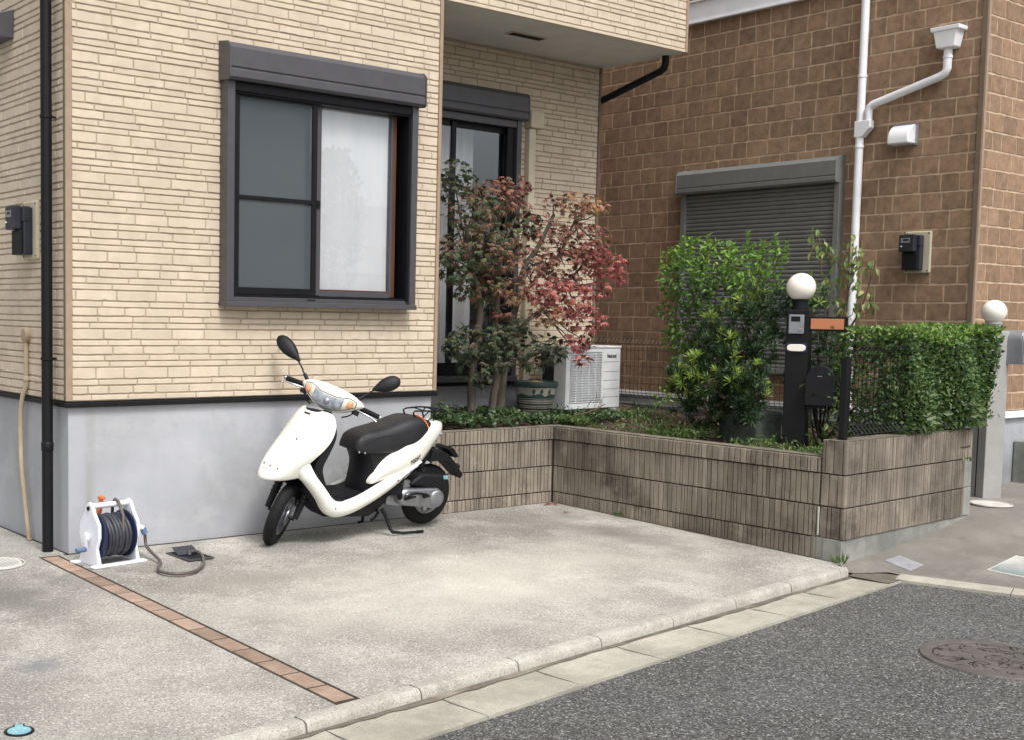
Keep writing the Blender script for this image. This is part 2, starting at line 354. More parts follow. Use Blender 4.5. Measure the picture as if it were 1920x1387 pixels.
# dark joint bed under the brick strip, then the strip itself
mb = MB(); mb.poly([(-.175, kin(-.17)+.006, zd(kin(-.17))-.002), (-.053, kin(-.06)+.006, zd(kin(-.06))-.002), (-.053, .0, -.002), (-.178, .0, -.002)])
struct(mb.build('paving_joint', K['joint']))
rnd = random.Random(5)
bs = thing('brick_strip', 'narrow row of reddish paving bricks dividing the concrete driveway', 'brick edging', (-.115, -1.5, 0))
y = -.015; k = 0
while y > kin(-.1)+.03:
    y2 = max(y-.198, kin(-.1)+.012); mb = MB(); e = .0075
    za, zb = zd(y)-.02, zd(y2)-.02; h = .0205
    mb.hexa([(-.160, y2+e, zb), (-.068, y2+e, zb), (-.068, y-e, za), (-.160, y-e, za), (-.160, y2+e, zb+h), (-.068, y2+e, zb+h), (-.068, y-e, za+h), (-.160, y-e, za+h)])
    o = mb.build('paving_brick', K['tile'], bs, bevel=.002); k += 1; y = y2
# kerb stones, each with a rounded road-side edge
mb = MB(); D = Vector((1, .1158, 0)).normalized(); Nn = Vector((D.y, -D.x, 0))
s0 = -9.0; x = s0
rnd = random.Random(3)
prof = [(0, 0), (.050, -.0015), (.061, -.006), (.068, -.014), (.072, -.030), (.077, -.07), (.08, -.30), (0, -.30)]
cuts = [-9.0]
jx = -.385
while jx > -9: jx -= .6
jx += .6
while jx < 3.9: cuts.append(jx); jx += .6
cuts.append(3.975)
for a, b in zip(cuts, cuts[1:]):
    g = .004; rs = []
    for q in (a+g, a+.03, (a+b)/2, b-.03, b-g):
        s = .0 if g*2 < q-a < b-a-g*2 else .003
        base = Vector((q, kin(q), zd(kin(q))+.003)); j = rnd.uniform(-.0015, .0015)
        if q > 3.9: s = .03
        rs.append([base+Nn*max(0, d-s-j)+Vector((0, 0, w-(s*.4 if w > -.1 else 0))) for d, w in prof])
    mb.rings(rs)
struct(mb.build('kerb', K['kerb'], smooth=40, bevel=.002))
# gutter slabs + dirt line against the kerb
def gout(x): return -3.399+.1273*(x+.041)
mb = MB(); md = MB(); gx = -9.2; c2 = [gx]
gj = -.30-.6*14
while gj < 4.0: c2.append(gj); gj += .6
c2.append(4.07)
for a, b in zip(c2, c2[1:]):
    if b-a < .05: continue
    a += .002; b -= .002
    f = [(0, -.111), (.26, -.1145), (1, -.104)]
    for (t0, z0), (t1, z1) in zip(f, f[1:]):
        def P(x, t, z): y0 = kin(x)-.075; return (x, y0+(gout(x)-y0)*t, z)
        mb.poly([P(a, t1, z1), P(b, t1, z1), P(b, t0, z0), P(a, t0, z0)])
    mb.poly([(a, gout(a), -.104), (a, gout(a)-.0, -.2), (b, gout(b), -.2), (b, gout(b), -.104)])
    mb.poly([P(a, 0, -.14), P(a, 1, -.14), P(a, 1, -.104), P(a, 0, -.111)])
struct(mb.build('gutter', K['gutter']))
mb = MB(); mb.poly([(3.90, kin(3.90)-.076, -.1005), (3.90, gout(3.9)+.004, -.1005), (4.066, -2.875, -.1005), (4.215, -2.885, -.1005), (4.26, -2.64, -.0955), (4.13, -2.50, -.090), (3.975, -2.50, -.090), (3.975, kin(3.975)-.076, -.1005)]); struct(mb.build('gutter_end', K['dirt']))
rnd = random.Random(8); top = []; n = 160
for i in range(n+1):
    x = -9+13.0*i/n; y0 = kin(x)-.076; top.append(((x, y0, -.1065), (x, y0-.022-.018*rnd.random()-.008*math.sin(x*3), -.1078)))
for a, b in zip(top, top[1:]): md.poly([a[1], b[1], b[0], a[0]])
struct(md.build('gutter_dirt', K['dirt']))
mb = MB(); mb.poly([(-.02, -.016, .0012), (2.77, -.012, .0012), (2.77, .02, .0012), (-.02, .02, .0012)]); mb.poly([(-.004, -.012, .0012), (.02, -.012, .0012), (.02, 4, .0012), (-.010, 4, .0012)]); mb.poly([(2.76, -.014, .0012), (3.99, -.010, .0012), (3.99, .03, .0012), (2.76, .03, .0012)]); mb.poly([(3.976, 0, .0012), (3.974, -2.5, zd(-2.5)+.0014), (4.0, -2.5, zd(-2.5)+.0014), (4.0, 0, .0012)]); struct(mb.build('wall_joint', K['joint']))
# neighbour's apron rising to the right, and the pale strip that edges the asphalt
AX = [(3.0, -.07), (4.0, -.060), (4.53, -.042), (5.11, .002), (5.59, .058), (5.85, .085), (6.6, .098), (15, .10)]
def fa(x):
    for (a, za), (b, zb) in zip(AX, AX[1:]):
        if x <= b: return za+(zb-za)*max(0, (x-a))/(b-a)
    return .1
def zap(x, y):
    d = min(1, max(0, (-2.5-y)/.42)); return fa(x)-.052*d*d*(3-2*d) if x > 4 else -.112
def sx(y): return 4.066+(4.268-4.066)*(-2.876-y)/(3.505-2.876)
mb = MB(); ny, nx = 40, 30
ys = [-2.50-.12*i for i in range(14)]+[-4.2-.8*i for i in range(14)]
rows = []
for y in ys:
    x0 = sx(min(y, -2.62))+.12 if y < -2.62 else 3.985
    rows.append([(x0+(14-x0)*(i/nx)**1.6, y) for i in range(nx+1)])
ids = [[mb.vert((x, y, zap(x, y) if i else max(-.097, min(-.075, zap(x, y))))) for i, (x, y) in enumerate(r)] for r in rows]
for a, b in zip(ids, ids[1:]):
    for i in range(nx): mb.face((a[i], b[i], b[i+1], a[i+1]))
back = [mb.vert((x, 6, fa(x))) for x, y in rows[0]]
for i in range(nx): mb.face((ids[0][i], ids[0][i+1], back[i+1], back[i]))
struct(mb.build('apron', K['apron'], smooth=30))
mb = MB(); yv = [-2.84-.6*i for i in range(14)]
for a, b in zip(yv, yv[1:]):
    b2 = b+.005
    mb.hexa([(sx(a)-.0, a, -.2), (sx(b2), b2, -.2), (sx(b2)+.145, b2+.05, -.2), (sx(a)+.145, a+.05, -.2), (sx(a), a, -.099), (sx(b2), b2, -.099), (sx(b2)+.145, b2+.05, -.092), (sx(a)+.145, a+.05, -.092)])
struct(mb.build('edge_strip', K['gutter'], bevel=.003))

# ================================================================== SIDING BUILDER
def merge_holes(a0, a1, z0, z1, holes):
    segs = [(a0, a1)]
    for (h0, h1, g0, g1) in holes:
        if (z0+z1)/2 > g0 and (z0+z1)/2 < g1:
            ns = []
            for s in segs:
                if h1 <= s[0] or h0 >= s[1]: ns.append(s); continue
                if h0 > s[0]: ns.append((s[0], h0))
                if h1 < s[1]: ns.append((h1, s[1]))
            segs = ns
    return segs
def backing(mb, P, width, z0, z1, holes):
    ax = sorted(set([0, width]+[min(max(q, 0), width) for h in holes for q in h[:2]])); zx = sorted(set([z0, z1]+[min(max(q, z0), z1) for h in holes for q in h[2:]]))
    for a, b in zip(ax, ax[1:]):
        for c, d in zip(zx, zx[1:]):
            mx, mz = (a+b)/2, (c+d)/2
            if any(h[0] < mx < h[1] and h[2] < mz < h[3] for h in holes): continue
            mb.poly([P(a, c, 0), P(b, c, 0), P(b, d, 0), P(a, d, 0)])
def siding(name, parent, O, U, Nv, width, z0, z1, rows, lens, groove, mats, holes=(), seed=1, zref=None, depth=.005, jit=.0014, back=True):
    """Wall panel: a recessed backing with every brick face standing proud of it."""
    rnd = random.Random(seed); O = Vector(O); U = Vector(U); Nv = Vector(Nv)
    P = lambda a, z, d: O+U*a+Vector((0, 0, z))+Nv*d
    if back:
        mb = MB(); backing(mb, P, width, z0, z1, holes); mb.build('wall', mats[1], parent)
    mb = MB(); z = z0 if zref is None else zref; ri = 0
    while z < z1:
        h = rows[ri % len(rows)]; L0, L1 = lens[ri % len(lens)]; ri += 1
        zb, zt = z+groove/2, min(z+h-groove/2, z1); z += h
        if zt <= z0+.008 or zt-zb < .008: continue
        zb = max(zb, z0)
        for s0, s1 in merge_holes(0, width, zb, zt, holes):
            a = s0-rnd.uniform(0, L1)
            while a < s1:
                ln = rnd.uniform(L0, L1); b = a+ln; x0 = max(a+groove/2, s0+.001); x1 = min(b-groove/2, s1-.001); a = b
                if x1-x0 < .012: continue
                thick = (zt-zb) > .04; n = max(2, int((x1-x0)/.035)); J = jit*(1.5 if thick else .5)
                out = []
                for i in range(n+1): out.append((x0+(x1-x0)*i/n, zb+(abs(rnd.gauss(0, J)) if 0 < i < n else J*rnd.uniform(.6, 2.2))))
                m2 = max(1, int((zt-zb)/.045))
                for i in range(1, m2): out.append((x1-abs(rnd.gauss(0, J*.6)), zb+(zt-zb)*i/m2))
                for i in range(n, -1, -1): out.append((x0+(x1-x0)*i/n, zt-(abs(rnd.gauss(0, J*.8)) if 0 < i < n else J*rnd.uniform(.6, 2.2))))
                for i in range(m2-1, 0, -1): out.append((x0+abs(rnd.gauss(0, J*.6)), zb+(zt-zb)*i/m2))
                cx, cz = (x0+x1)/2, (zb+zt)/2; ins = .0024; dd = depth+rnd.uniform(-.0012, .0012)
                r0 = [P(p, q, .0005) for p, q in out]
                r1 = [P(p-math.copysign(min(ins, abs(p-cx)), p-cx), q-math.copysign(min(ins, abs(q-cz)), q-cz), dd) for p, q in out]
                i0 = [mb.vert(v) for v in r0]; i1 = [mb.vert(v) for v in r1]; N_ = len(i0)
                for i in range(N_): mb.face((i0[i], i0[(i+1) % N_], i1[(i+1) % N_], i1[i]))
                mb.face(i1)
    return mb.build('brick_facing', mats[0], parent)
CR = [.037, .053, .036, .0655, .036]; CL = [(.20, .31), (.12, .27), (.20, .31), (.15, .29), (.20, .31)]
BR = [.1517]; BL = [(.15, .25)]
CM = (K['cream'], K['cream_groove']); BM = (K['brown'], K['brown_groove'])

# ================================================================== CREAM HOUSE
H = thing('house', 'house with cream brick-pattern siding on a pale grey rendered base', 'house', (0, 0, 0))
WH = (1.03, 2.50, 1.50, 2.90)
zt = 5.6
siding('w', H, (.03, 0, 0), (1, 0, 0), (0, -1, 0), 2.72, .90, zt, CR, CL, .0065, CM, [(WH[0]-.03, WH[1]-.03, WH[2], WH[3])], 11)
siding('w', H, (2.778, 0, 0), (1, 0, 0), (0, -1, 0), 2.607, 3.665, zt, CR, CL, .0065, CM, [], 12, zref=3.6305)
DH = (3.12-2.8, 4.30-2.8, .94, 3.02)
siding('w', H, (2.80, .91, 0), (1, 0, 0), (0, -1, 0), 2.54, .90, 3.642, CR, CL, .0065, CM, [DH], 13)
siding('w', H, (0, 5.2, 0), (0, -1, 0), (-1, 0, 0), 5.17, .90, zt, CR, CL, .0065, CM, [], 14)
mb = MB(); mb.box(.0, .2, 5.2, 9, .9, zt); mb.box(.0, 5.38, 8.8, 9, 0, zt); mb.box(5.34, 5.385, .95, 9, 0, zt)
mb.box(2.72, 2.775, .012, .90, .902, 3.642); mb.box(5.375, 5.40, .03, 1.2, 3.66, zt); mb.build('wall', K['cream'], H)
mb = MB(); mb.box(-.1, 5.5, -.08, 9.1, zt, zt+.12); mb.build('roof', K['alu'], H)
# rendered base
mb = MB(); mb.box(.012, 2.748, .012, .30, -.12, .862); mb.box(.0125, .3, .3, 9, -.12, .862); mb.box(2.6, 5.36, .93, 1.1, .0, .862)
mb.box(2.45, 2.747, .3, .95, 0, .861)
mb.build('foundation', K['found'], H)
mb = MB()
mb.box(-.022, 2.782, -.022, .03, .866, .893); mb.box(-.010, 2.77, -.010, .03, .893, .901); mb.box(-.022, .02, .03, 9, .866, .893); mb.box(-.010, .02, .03, 9, .893, .901)
mb.box(2.80, 5.37, .886, .94, .866, .893); mb.box(2.80, 5.36, .898, .94, .893, .901)
mb.build('base_trim', K['black'], H, bevel=.003)
# corner trims
def trim(x0, x1, y0, y1, z0, z1, m): b = MB(); b.box(x0, x1, y0, y1, z0, z1); b.build('corner_trim', m, H, bevel=.003)
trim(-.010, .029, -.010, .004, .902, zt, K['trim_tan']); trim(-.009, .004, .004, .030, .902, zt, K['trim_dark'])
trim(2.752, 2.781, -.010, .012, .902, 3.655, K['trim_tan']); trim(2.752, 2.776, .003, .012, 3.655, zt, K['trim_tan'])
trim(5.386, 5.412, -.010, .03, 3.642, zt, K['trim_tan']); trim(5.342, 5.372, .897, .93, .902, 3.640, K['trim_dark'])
trim(2.782, 5.385, -.008, .02, 3.642, 3.664, K['cream'])
# soffit with joints and a vent
mb = MB()
for a, b in ((2.776, 3.84), (3.844, 4.70), (4.704, 5.40)): mb.box(a, b, .012, .93, 3.645, 3.66)
mb.build('soffit', K['soffit'], H)
mb = MB()
mb.box(3.80, 4.17, .375, .47, 3.636, 3.6445)
v = mb.build('soffit_vent', K['beigep'], H, bevel=.002)
mb = MB()
for i in range(5): mb.box(3.815, 4.155, .387+i*.016, .394+i*.016, 3.632, 3.6355)
mb.build('vent_slot', K['alud'], v)
# window with shutter box ---------------------------------------------------
W = MB(); fx0, fx1, fz0, fz1, fy = 1.0, 2.50, 1.468, 2.87, -.10
W.box(fx0, fx0+.052, fy, .01, fz0+.035, fz1); W.box(fx1-.05, fx1, fy, .01, fz0+.035, fz1)
W.box(fx0-.004, fx1+.004, fy-.012, .01, fz0, fz0+.034); W.box(fx0+.052, fx1-.05, fy+.012, .01, fz1-.06, fz1)
W.box(fx0+.052, fx1-.05, fy+.03, .01, fz0+.034, fz0+.06)
win = W.build('window', K['alu'], H, bevel=.003)
mb = MB(); mb.box(fx0+.052, fx0+.07, -.08, .05, fz0+.06, fz1-.06); mb.box(fx1-.068, fx1-.05, -.08, .05, fz0+.06, fz1-.06); mb.box(fx0+.07, fx1-.068, -.078, .05, fz1-.085, fz1-.06)
mb.box(fx0+.07, fx1-.068, -.07, .05, fz0+.06, fz0+.075)
mb.build('window_track', K['alud'], win)
bx0, bx1 = .985, 2.53
pr = [(-.002, 3.095), (-.115, 3.078), (-.145, 3.045), (-.145, 2.93), (-.138, 2.925), (-.138, 2.918), (-.145, 2.913), (-.145, 2.868), (-.128, 2.852), (-.002, 2.862)]
mb = MB(); mb.rings([[(x, y, z) for y, z in pr] for x in (bx0+.012, bx1-.012)])
sb = mb.build('shutter_box', K['alu'], win, bevel=.002)
mb = MB(); p2 = [(y*1.02-.002, z+(.004 if z > 3 else -.004)) for y, z in (pr[0], pr[1], pr[2], pr[7], pr[8], pr[9])]
for x in (bx0, bx1-.012): mb.rings([[(q, y, z) for y, z in p2] for q in (x, x+.0115)])
mb.build_each('end_cap', K['alu'], win, bevel=.002)
mb = MB(); mb.box(fx0+.055, fx1-.055, -.09, -.072, 2.795, 2.855); mb.build('shutter_slat', K['alud'], win, bevel=.003)
def pane(x0, x1, y, z0, z1, par): gl = MB(); gl.poly([(x0, y, z0), (x1, y, z0), (x1, y, z1), (x0, y, z1)]); gl.build('pane', K['glass'], par)
pane(1.115, 1.70, -.006, 1.56, 2.79, win); pane(1.73, 2.34, .004, 1.58, 2.80, win)
mb = MB()   # rear (right) sash
mb.box(1.705, 1.745, -.03, .02, 1.55, 2.80); mb.box(2.335, 2.352, -.012, .02, 1.55, 2.80); mb.box(1.745, 2.335, -.012, .02, 1.545, 1.582); mb.box(1.745, 2.335, -.012, .02, 2.79, 2.81)
mb.build('sash', K['alu'], win, bevel=.002)
mb = MB(); mb.box(2.353, 2.385, -.004, .02, 1.55, 2.81); mb.box(1.745, 2.34, -.006, .012, 1.5825, 1.592); mb.box(2.3355, 2.3515, .021, .05, 1.55, 2.8); mb.build('inner_frame', K['wood'], win, bevel=.002)
mb = MB()   # screen frame in front of the left half
mb.box(1.072, 1.108, -.062, -.040, 1.545, 2.80); mb.box(1.655, 1.692, -.062, -.040, 1.545, 2.80); mb.box(1.108, 1.655, -.062, -.040, 1.545, 1.59); mb.box(1.108, 1.655, -.062, -.040, 2.775, 2.80); mb.box(1.108, 1.655, -.062, -.040, 2.14, 2.165)
scr = mb.build('screen_frame', K['alud'], win, bevel=.002)
mb = MB(); mb.poly([(1.108, -.050, 1.585), (1.655, -.050, 1.585), (1.655, -.050, 2.78), (1.108, -.050, 2.78)]); mb.build('insect_screen', K['screen'], scr)
mb = MB(); mb.box(1.712, 1.735, -.04, -.03, 2.12, 2.17); mb.box(1.60, 1.66, -.105, -.10, 1.512, 1.522); mb.build_each('latch', K['black'], win)
def curtain(x0, x1, y, z0, z1, amp=.012, wl=.09, name='curtain', parent=None, m=None):
    mb = MB(); n = int((x1-x0)/.012); r = []
    for i in range(n+1):
        x = x0+(x1-x0)*i/n; d = y+amp*math.sin(2*PI*x/wl)+amp*.4*math.sin(2*PI*x/(wl*.37)+1); r.append((mb.vert((x, d, z0)), mb.vert((x, d, z1))))
    for a, b in zip(r, r[1:]): mb.face((a[0], b[0], b[1], a[1]))
    return mb.build(name, m or K['curtain'], parent, smooth=60)
curtain(1.74, 2.34, .030, 1.56, 2.80, .002, .17, parent=win); curtain(1.10, 1.70, .09, 1.55, 2.80, .0025, .15, parent=win)
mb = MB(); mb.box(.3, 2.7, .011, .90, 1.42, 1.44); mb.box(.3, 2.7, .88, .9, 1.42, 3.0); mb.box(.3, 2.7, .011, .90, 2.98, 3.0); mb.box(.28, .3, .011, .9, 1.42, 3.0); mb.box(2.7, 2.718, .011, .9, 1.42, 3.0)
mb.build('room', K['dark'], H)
# sliding door with shutter box in the recess -------------------------------
Dm = MB(); d0, d1 = 3.12, 4.33
Dm.box(d1-.05, d1, .81, .95, .93, 3.07); Dm.box(d0, d0+.05, .81, .95, .93, 3.07); Dm.box(d0+.05, d1-.05, .82, .95, 3.0, 3.06); Dm.box(d0-.01, d1+.01, .80, .95, .90, .945)
door = Dm.build('sliding_door', K['alu'], H, bevel=.003)
pr2 = [(.908, 3.30), (.80, 3.285), (.775, 3.25), (.775, 3.135), (.782, 3.13), (.782, 3.122), (.775, 3.118), (.775, 3.075), (.79, 3.06), (.908, 3.07)]
mb = MB(); mb.rings([[(x, y, z) for y, z in pr2] for x in (3.05, 4.372)]); mb.build('shutter_box', K['alu'], door, bevel=.002)
mb = MB(); mb.rings([[(x, y-.002*(y < .9), z) for y, z in (pr2[0], pr2[1], pr2[2], pr2[7], pr2[8], pr2[9])] for x in (4.3725, 4.382)]); mb.build('end_cap', K['alu'], door, bevel=.002)
mb = MB()
for a, b, yy in ((3.17, 3.66, .865), (3.62, 4.28, .885)):
    mb.box(a, a+.045, yy, yy+.022, .95, 3.0); mb.box(b-.07 if b > 4 else b-.045, b, yy, yy+.022, .95, 3.0); mb.box(a+.045, b-.045, yy, yy+.022, .95, 1.05); mb.box(a+.045, b-.07, yy+.001, yy+.021, 2.95, 3.0)
mb.box(4.20, 4.279, .84, .862, .95, 3.0)
mb.build('sash', K['alud'], door, bevel=.002)
pane(3.215, 3.615, .876, 1.05, 2.95, door); pane(3.665, 4.21, .896, 1.05, 2.95, door)
curtain(3.50, 4.10, 1.16, .96, 3.05, .02, .13, parent=door); curtain(3.14, 3.45, 1.16, .96, 3.05, .02, .13, parent=door)
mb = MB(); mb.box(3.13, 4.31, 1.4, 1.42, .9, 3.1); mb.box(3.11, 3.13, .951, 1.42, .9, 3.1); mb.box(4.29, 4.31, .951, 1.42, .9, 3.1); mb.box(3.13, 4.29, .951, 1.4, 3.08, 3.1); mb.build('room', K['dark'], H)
# duct cover
mb = MB(); mb.box(4.455, 4.53, .848, .909, .70, 3.02)
du = mb.build('duct_cover', K['beigep'], H, bevel=.008)
mb = MB(); mb.box(4.445, 4.60, .82, .907, 3.022, 3.165); mb.build('duct_cap', K['beigep'], du, bevel=.012)
# black drain elbow from the balcony
mb = MB(); mb.tube([(5.385, .20, 3.645), (5.385, .20, 3.58), (5.385, .215, 3.545), (5.385, .25, 3.525), (5.385, .93, 3.36), (5.385, 1.1, 3.32)], .03, 12); mb.build('drain_pipe', K['black'], H, smooth=40)
# black downpipe on the left wall
mb = MB(); mb.tube([(-.062, .145, 0.002), (-.062, .145, 5.6)], .0325, 20); dp = mb.build('downpipe', K['black'], H, smooth=40)
mb = MB(); mb.lathe([(.0335, 0), (.0365, .004), (.0365, .05), (.0335, .055)], (-.062, .145, .60), n=20); mb.build('pipe_collar', K['black'], dp, smooth=40)
for z in (1.13, 2.53, 3.9):
    mb = MB(); mb.lathe([(.0335, 0), (.037, .002), (.037, .018), (.0335, .02)], (-.062, .145, z), n=20); mb.box(-.03, .0, .14, .15, z+.004, z+.016); mb.build('pipe_bracket', K['black'], dp, smooth=40)
# dark vent hood, top left
mb = MB(); mb.rings([[(-.001, y, z) for y, z in ((.80, 3.1), (1.06, 3.1), (1.06, 3.28), (.80, 3.28))], [(-.09, y, z) for y, z in ((.81, 3.1), (1.05, 3.1), (1.05, 3.25), (.81, 3.25))], [(-.11, y, z) for y, z in ((.82, 3.1), (1.04, 3.1), (1.04, 3.20), (.82, 3.20))]])
mb.build('vent_hood', K['alu'], H, bevel=.004)

# ================================================================== BROWN HOUSE
B = thing('house', 'neighbouring house with brown block-pattern siding and white downpipe', 'house', (7, -1.7, 0))
XB, YB = 7.0, -1.70
SH = (.52, 1.24)
siding('w', B, (XB, 5.0, 0), (0, -1, 0), (-1, 0, 0), 6.66, .70, 4.326, BR, BL, .008, BM, [(5.0-1.21, 5.0+.47, 1.0, 2.80)], 21, depth=.0032, jit=.0024)
siding('w', B, (XB, 5.0, 0), (0, -1, 0), (-1, 0, 0), 6.66, 4.55, 6.5, BR, BL, .0065, BM, [], 22, depth=.0032, jit=.0024)
siding('w', B, (XB+.04, YB, 0), (1, 0, 0), (0, -1, 0), 4.5, .72, 6.5, BR, BL, .0075, BM, [], 23, depth=.0032, jit=.0024)
mb = MB(); mb.box(XB+.01, XB+.2, -1.66, 5, 6.5, 6.6); mb.box(XB, 11.6, 4.8, 5, 0, 6.5); mb.box(11.4, 11.6, -1.7, 5, 0, 6.5); mb.build('wall', K['brown'], B)
mb = MB(); mb.box(XB-.1, 11.7, -1.8, 5.1, 6.6, 6.75); mb.build('roof', K['roof'], B)
mb = MB(); mb.box(XB+.015, 7.3, -1.685, 5, -.2, .66); mb.box(7.3, 11.5, -1.685, -1.4, -.2, .66); mb.build('foundation', K['found2'], B)
mb = MB(); mb.box(XB-.012, XB+.03, -1.72, 5, .655, .698); mb.box(XB+.03, 11.5, -1.72, -1.66, .655, .712); mb.build('base_trim', K['whitep'], B, bevel=.003)
mb = MB(); mb.box(XB-.03, XB+.02, -1.66, 5, 4.345, 4.53); mb.box(XB-.045, XB+.02, -1.66, 5, 4.326, 4.344); mb.box(XB-.045, XB+.02, -1.66, 5, 4.531, 4.549); mb.build('white_band', K['whitep'], B, bevel=.003)
def trimb(x0, x1, y0, y1, z0, z1, m): b = MB(); b.box(x0, x1, y0, y1, z0, z1); b.build('corner_trim', m, B, bevel=.003)
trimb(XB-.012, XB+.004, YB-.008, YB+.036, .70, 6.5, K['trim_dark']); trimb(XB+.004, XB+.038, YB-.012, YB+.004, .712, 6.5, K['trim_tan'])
# shuttered window
S = MB(); y0, y1 = -.505, 1.245
S.box(XB-.085, XB+.02, y0+.0, y0+.052, 1.0, 2.80); S.box(XB-.085, XB+.02, y1-.052, y1, 1.0, 2.80); S.box(XB-.095, XB+.02, y0-.004, y1+.004, .96, .999)
sw = S.build('shuttered_window', K['alu2'], B, bevel=.003)
prb = [(0, 2.905), (-.11, 2.885), (-.145, 2.85), (-.145, 2.725), (-.139, 2.722), (-.139, 2.716), (-.145, 2.713), (-.145, 2.678), (-.125, 2.66), (0, 2.668)]
mb = MB(); mb.rings([[(XB+x, y, z) for x, z in prb] for y in (1.258, -.488)]); mb.build('shutter_box', K['alu2'], sw, bevel=.002)
mb = MB()
for y in (-.4885, 1.270): mb.rings([[(XB+x*1.02, q, z+(.003 if z > 2.8 else -.003)) for x, z in (prb[0], prb[1], prb[2], prb[7], prb[8], prb[9])] for q in (y, y-.0115)])
mb.build_each('end_cap', K['alu2'], sw, bevel=.002)
mb = MB(); z = 1.0; n = 0
pts = []
while z < 2.72:
    for dz, dx in ((0, -.040), (.004, -.052), (.020, -.056), (.034, -.052), (.038, -.040)): pts.append((dx, z+dz))
    z += .0395
ids = [[mb.vert((XB+dx, y, zz)) for dx, zz in pts] for y in (y1-.052, y0+.052)]
for i in range(len(pts)-1): mb.face((ids[0][i], ids[0][i+1], ids[1][i+1], ids[1][i]))
mb.build('shutter_curtain', K['alu2'], sw)
# white downpipe with side branch and rain hopper
xp = XB-.062
mb = MB(); mb.tube([(xp, -.662, .10), (xp, -.662, 6.4)], .034, 20); dpw = mb.build('downpipe', K['whitep'], B, smooth=40)
mb = MB()
for z in (3.54, 2.94, 1.3, 4.6): mb.lathe([(.034, 0), (.039, .002), (.039, .022), (.034, .024)], (xp, -.662, z), n=20)
mb.build_each('pipe_collar', K['whitep'], dpw, smooth=40)
mb = MB(); mb.prism([(xp-.036, -.626, 3.03), (xp-.036, -.626, 3.17), (xp-.036, -.772, 3.17), (xp-.036, -.772, 3.105), (xp-.036, -.70, 3.03)], (.072, 0, 0)); mb.build('pipe_junction', K['whitep'], dpw, bevel=.006)
mb = MB(); mb.tube([(xp, -.737, 3.15), (xp, -.737, 3.25), (xp, -.745, 3.278), (xp, -.772, 3.300), (xp, -1.36, 3.452), (xp, -1.405, 3.475), (xp, -1.42, 3.51), (xp, -1.42, 3.68)], .0335, 16)
mb.lathe([(.034, 0), (.038, .002), (.038, .02), (.034, .022)], (xp, -1.42, 3.59), n=16); mb.build('branch_pipe', K['whitep'], dpw, smooth=40)
mb = MB()
def rect(w, d, z): return [(xp-d, -1.42-w, z), (xp+d*.9, -1.42-w, z), (xp+d*.9, -1.42+w, z), (xp-d, -1.42+w, z)]
mb.rings([rect(.055, .05, 3.665), rect(.075, .058, 3.675), rect(.098, .066, 3.80), rect(.120, .075, 3.805), rect(.122, .077, 3.838)])
mb.build('rain_hopper', K['whitep'], dpw, bevel=.008)
# vent hood
mb = MB(); rs = []
for t in range(9):
    q = PI/2*t/8; rs.append([(XB-.005-.12*math.cos(q)*1, y, 2.93+.05+.13*math.sin(q)) for y in (-.955, -1.145)])
side = [(XB-.004, -.955, 2.935), (XB-.125, -.955, 2.935)]+[(XB-.005-.12*math.cos(PI/2*t/8), -.955, 2.98+.12*math.sin(PI/2*t/8)) for t in range(9)]
mb.prism(side, (0, -.19, 0)); vh = mb.build('vent_hood', K['whitep'], B, bevel=.012, bseg=3, smooth=50)
mb = MB(); mb.box(XB-.014, XB-.002, -1.165, -.94, 2.925, 3.115); mb.build('vent_flange', K['silver'], vh, bevel=.004)

# ================================================================== PLANTER OF RIBBED BLOCKS
PL = thing('planter_wall', 'low raised-bed wall of ribbed brown-grey concrete blocks around the shrubs', 'retaining wall', (3.99, -1.2, -.05))
rib_rnd = random.Random(31)
def ribs(mb, O, Dv, Nv, length, courses, wmin=.034, wmax=.05):
    O = Vector(O); Dv = Vector(Dv).normalized(); Nv = Vector(Nv); Z = Vector((0, 0, 1))
    for (z0, z1, pr) in courses:
        a = 0
        while a < length-.004:
            w = rib_rnd.uniform(wmin, wmax) if rib_rnd.random() < .8 else rib_rnd.uniform(.022, .03); b = min(a+w, length); g = .0028; c = .0025
            d = .014+pr+rib_rnd.uniform(-.0015, .0015); x0, x1 = a+g, b-g
            if x1-x0 > .008:
                zb, zt_ = z0+.001, z1-.001
                P = lambda x, z, q: O+Dv*x+Z*z+Nv*q
                r = [[P(x0, zb, 0), P(x1, zb, 0), P(x1, zt_, 0), P(x0, zt_, 0)], [P(x0, zb, d-c), P(x1, zb, d-c), P(x1, zt_, d-c), P(x0, zt_, d-c)], [P(x0+c, zb+c, d), P(x1-c, zb+c, d), P(x1-c, zt_-c, d), P(x0+c, zt_-c, d)]]
                mb.rings(r, True, False, True)
            a = b
low = [(-.08, .081, 0), (.088, .283, 0), (.290, .489, 0)]; cap = [(.496, .592, .008)]; high = [(.496, .702, 0)]
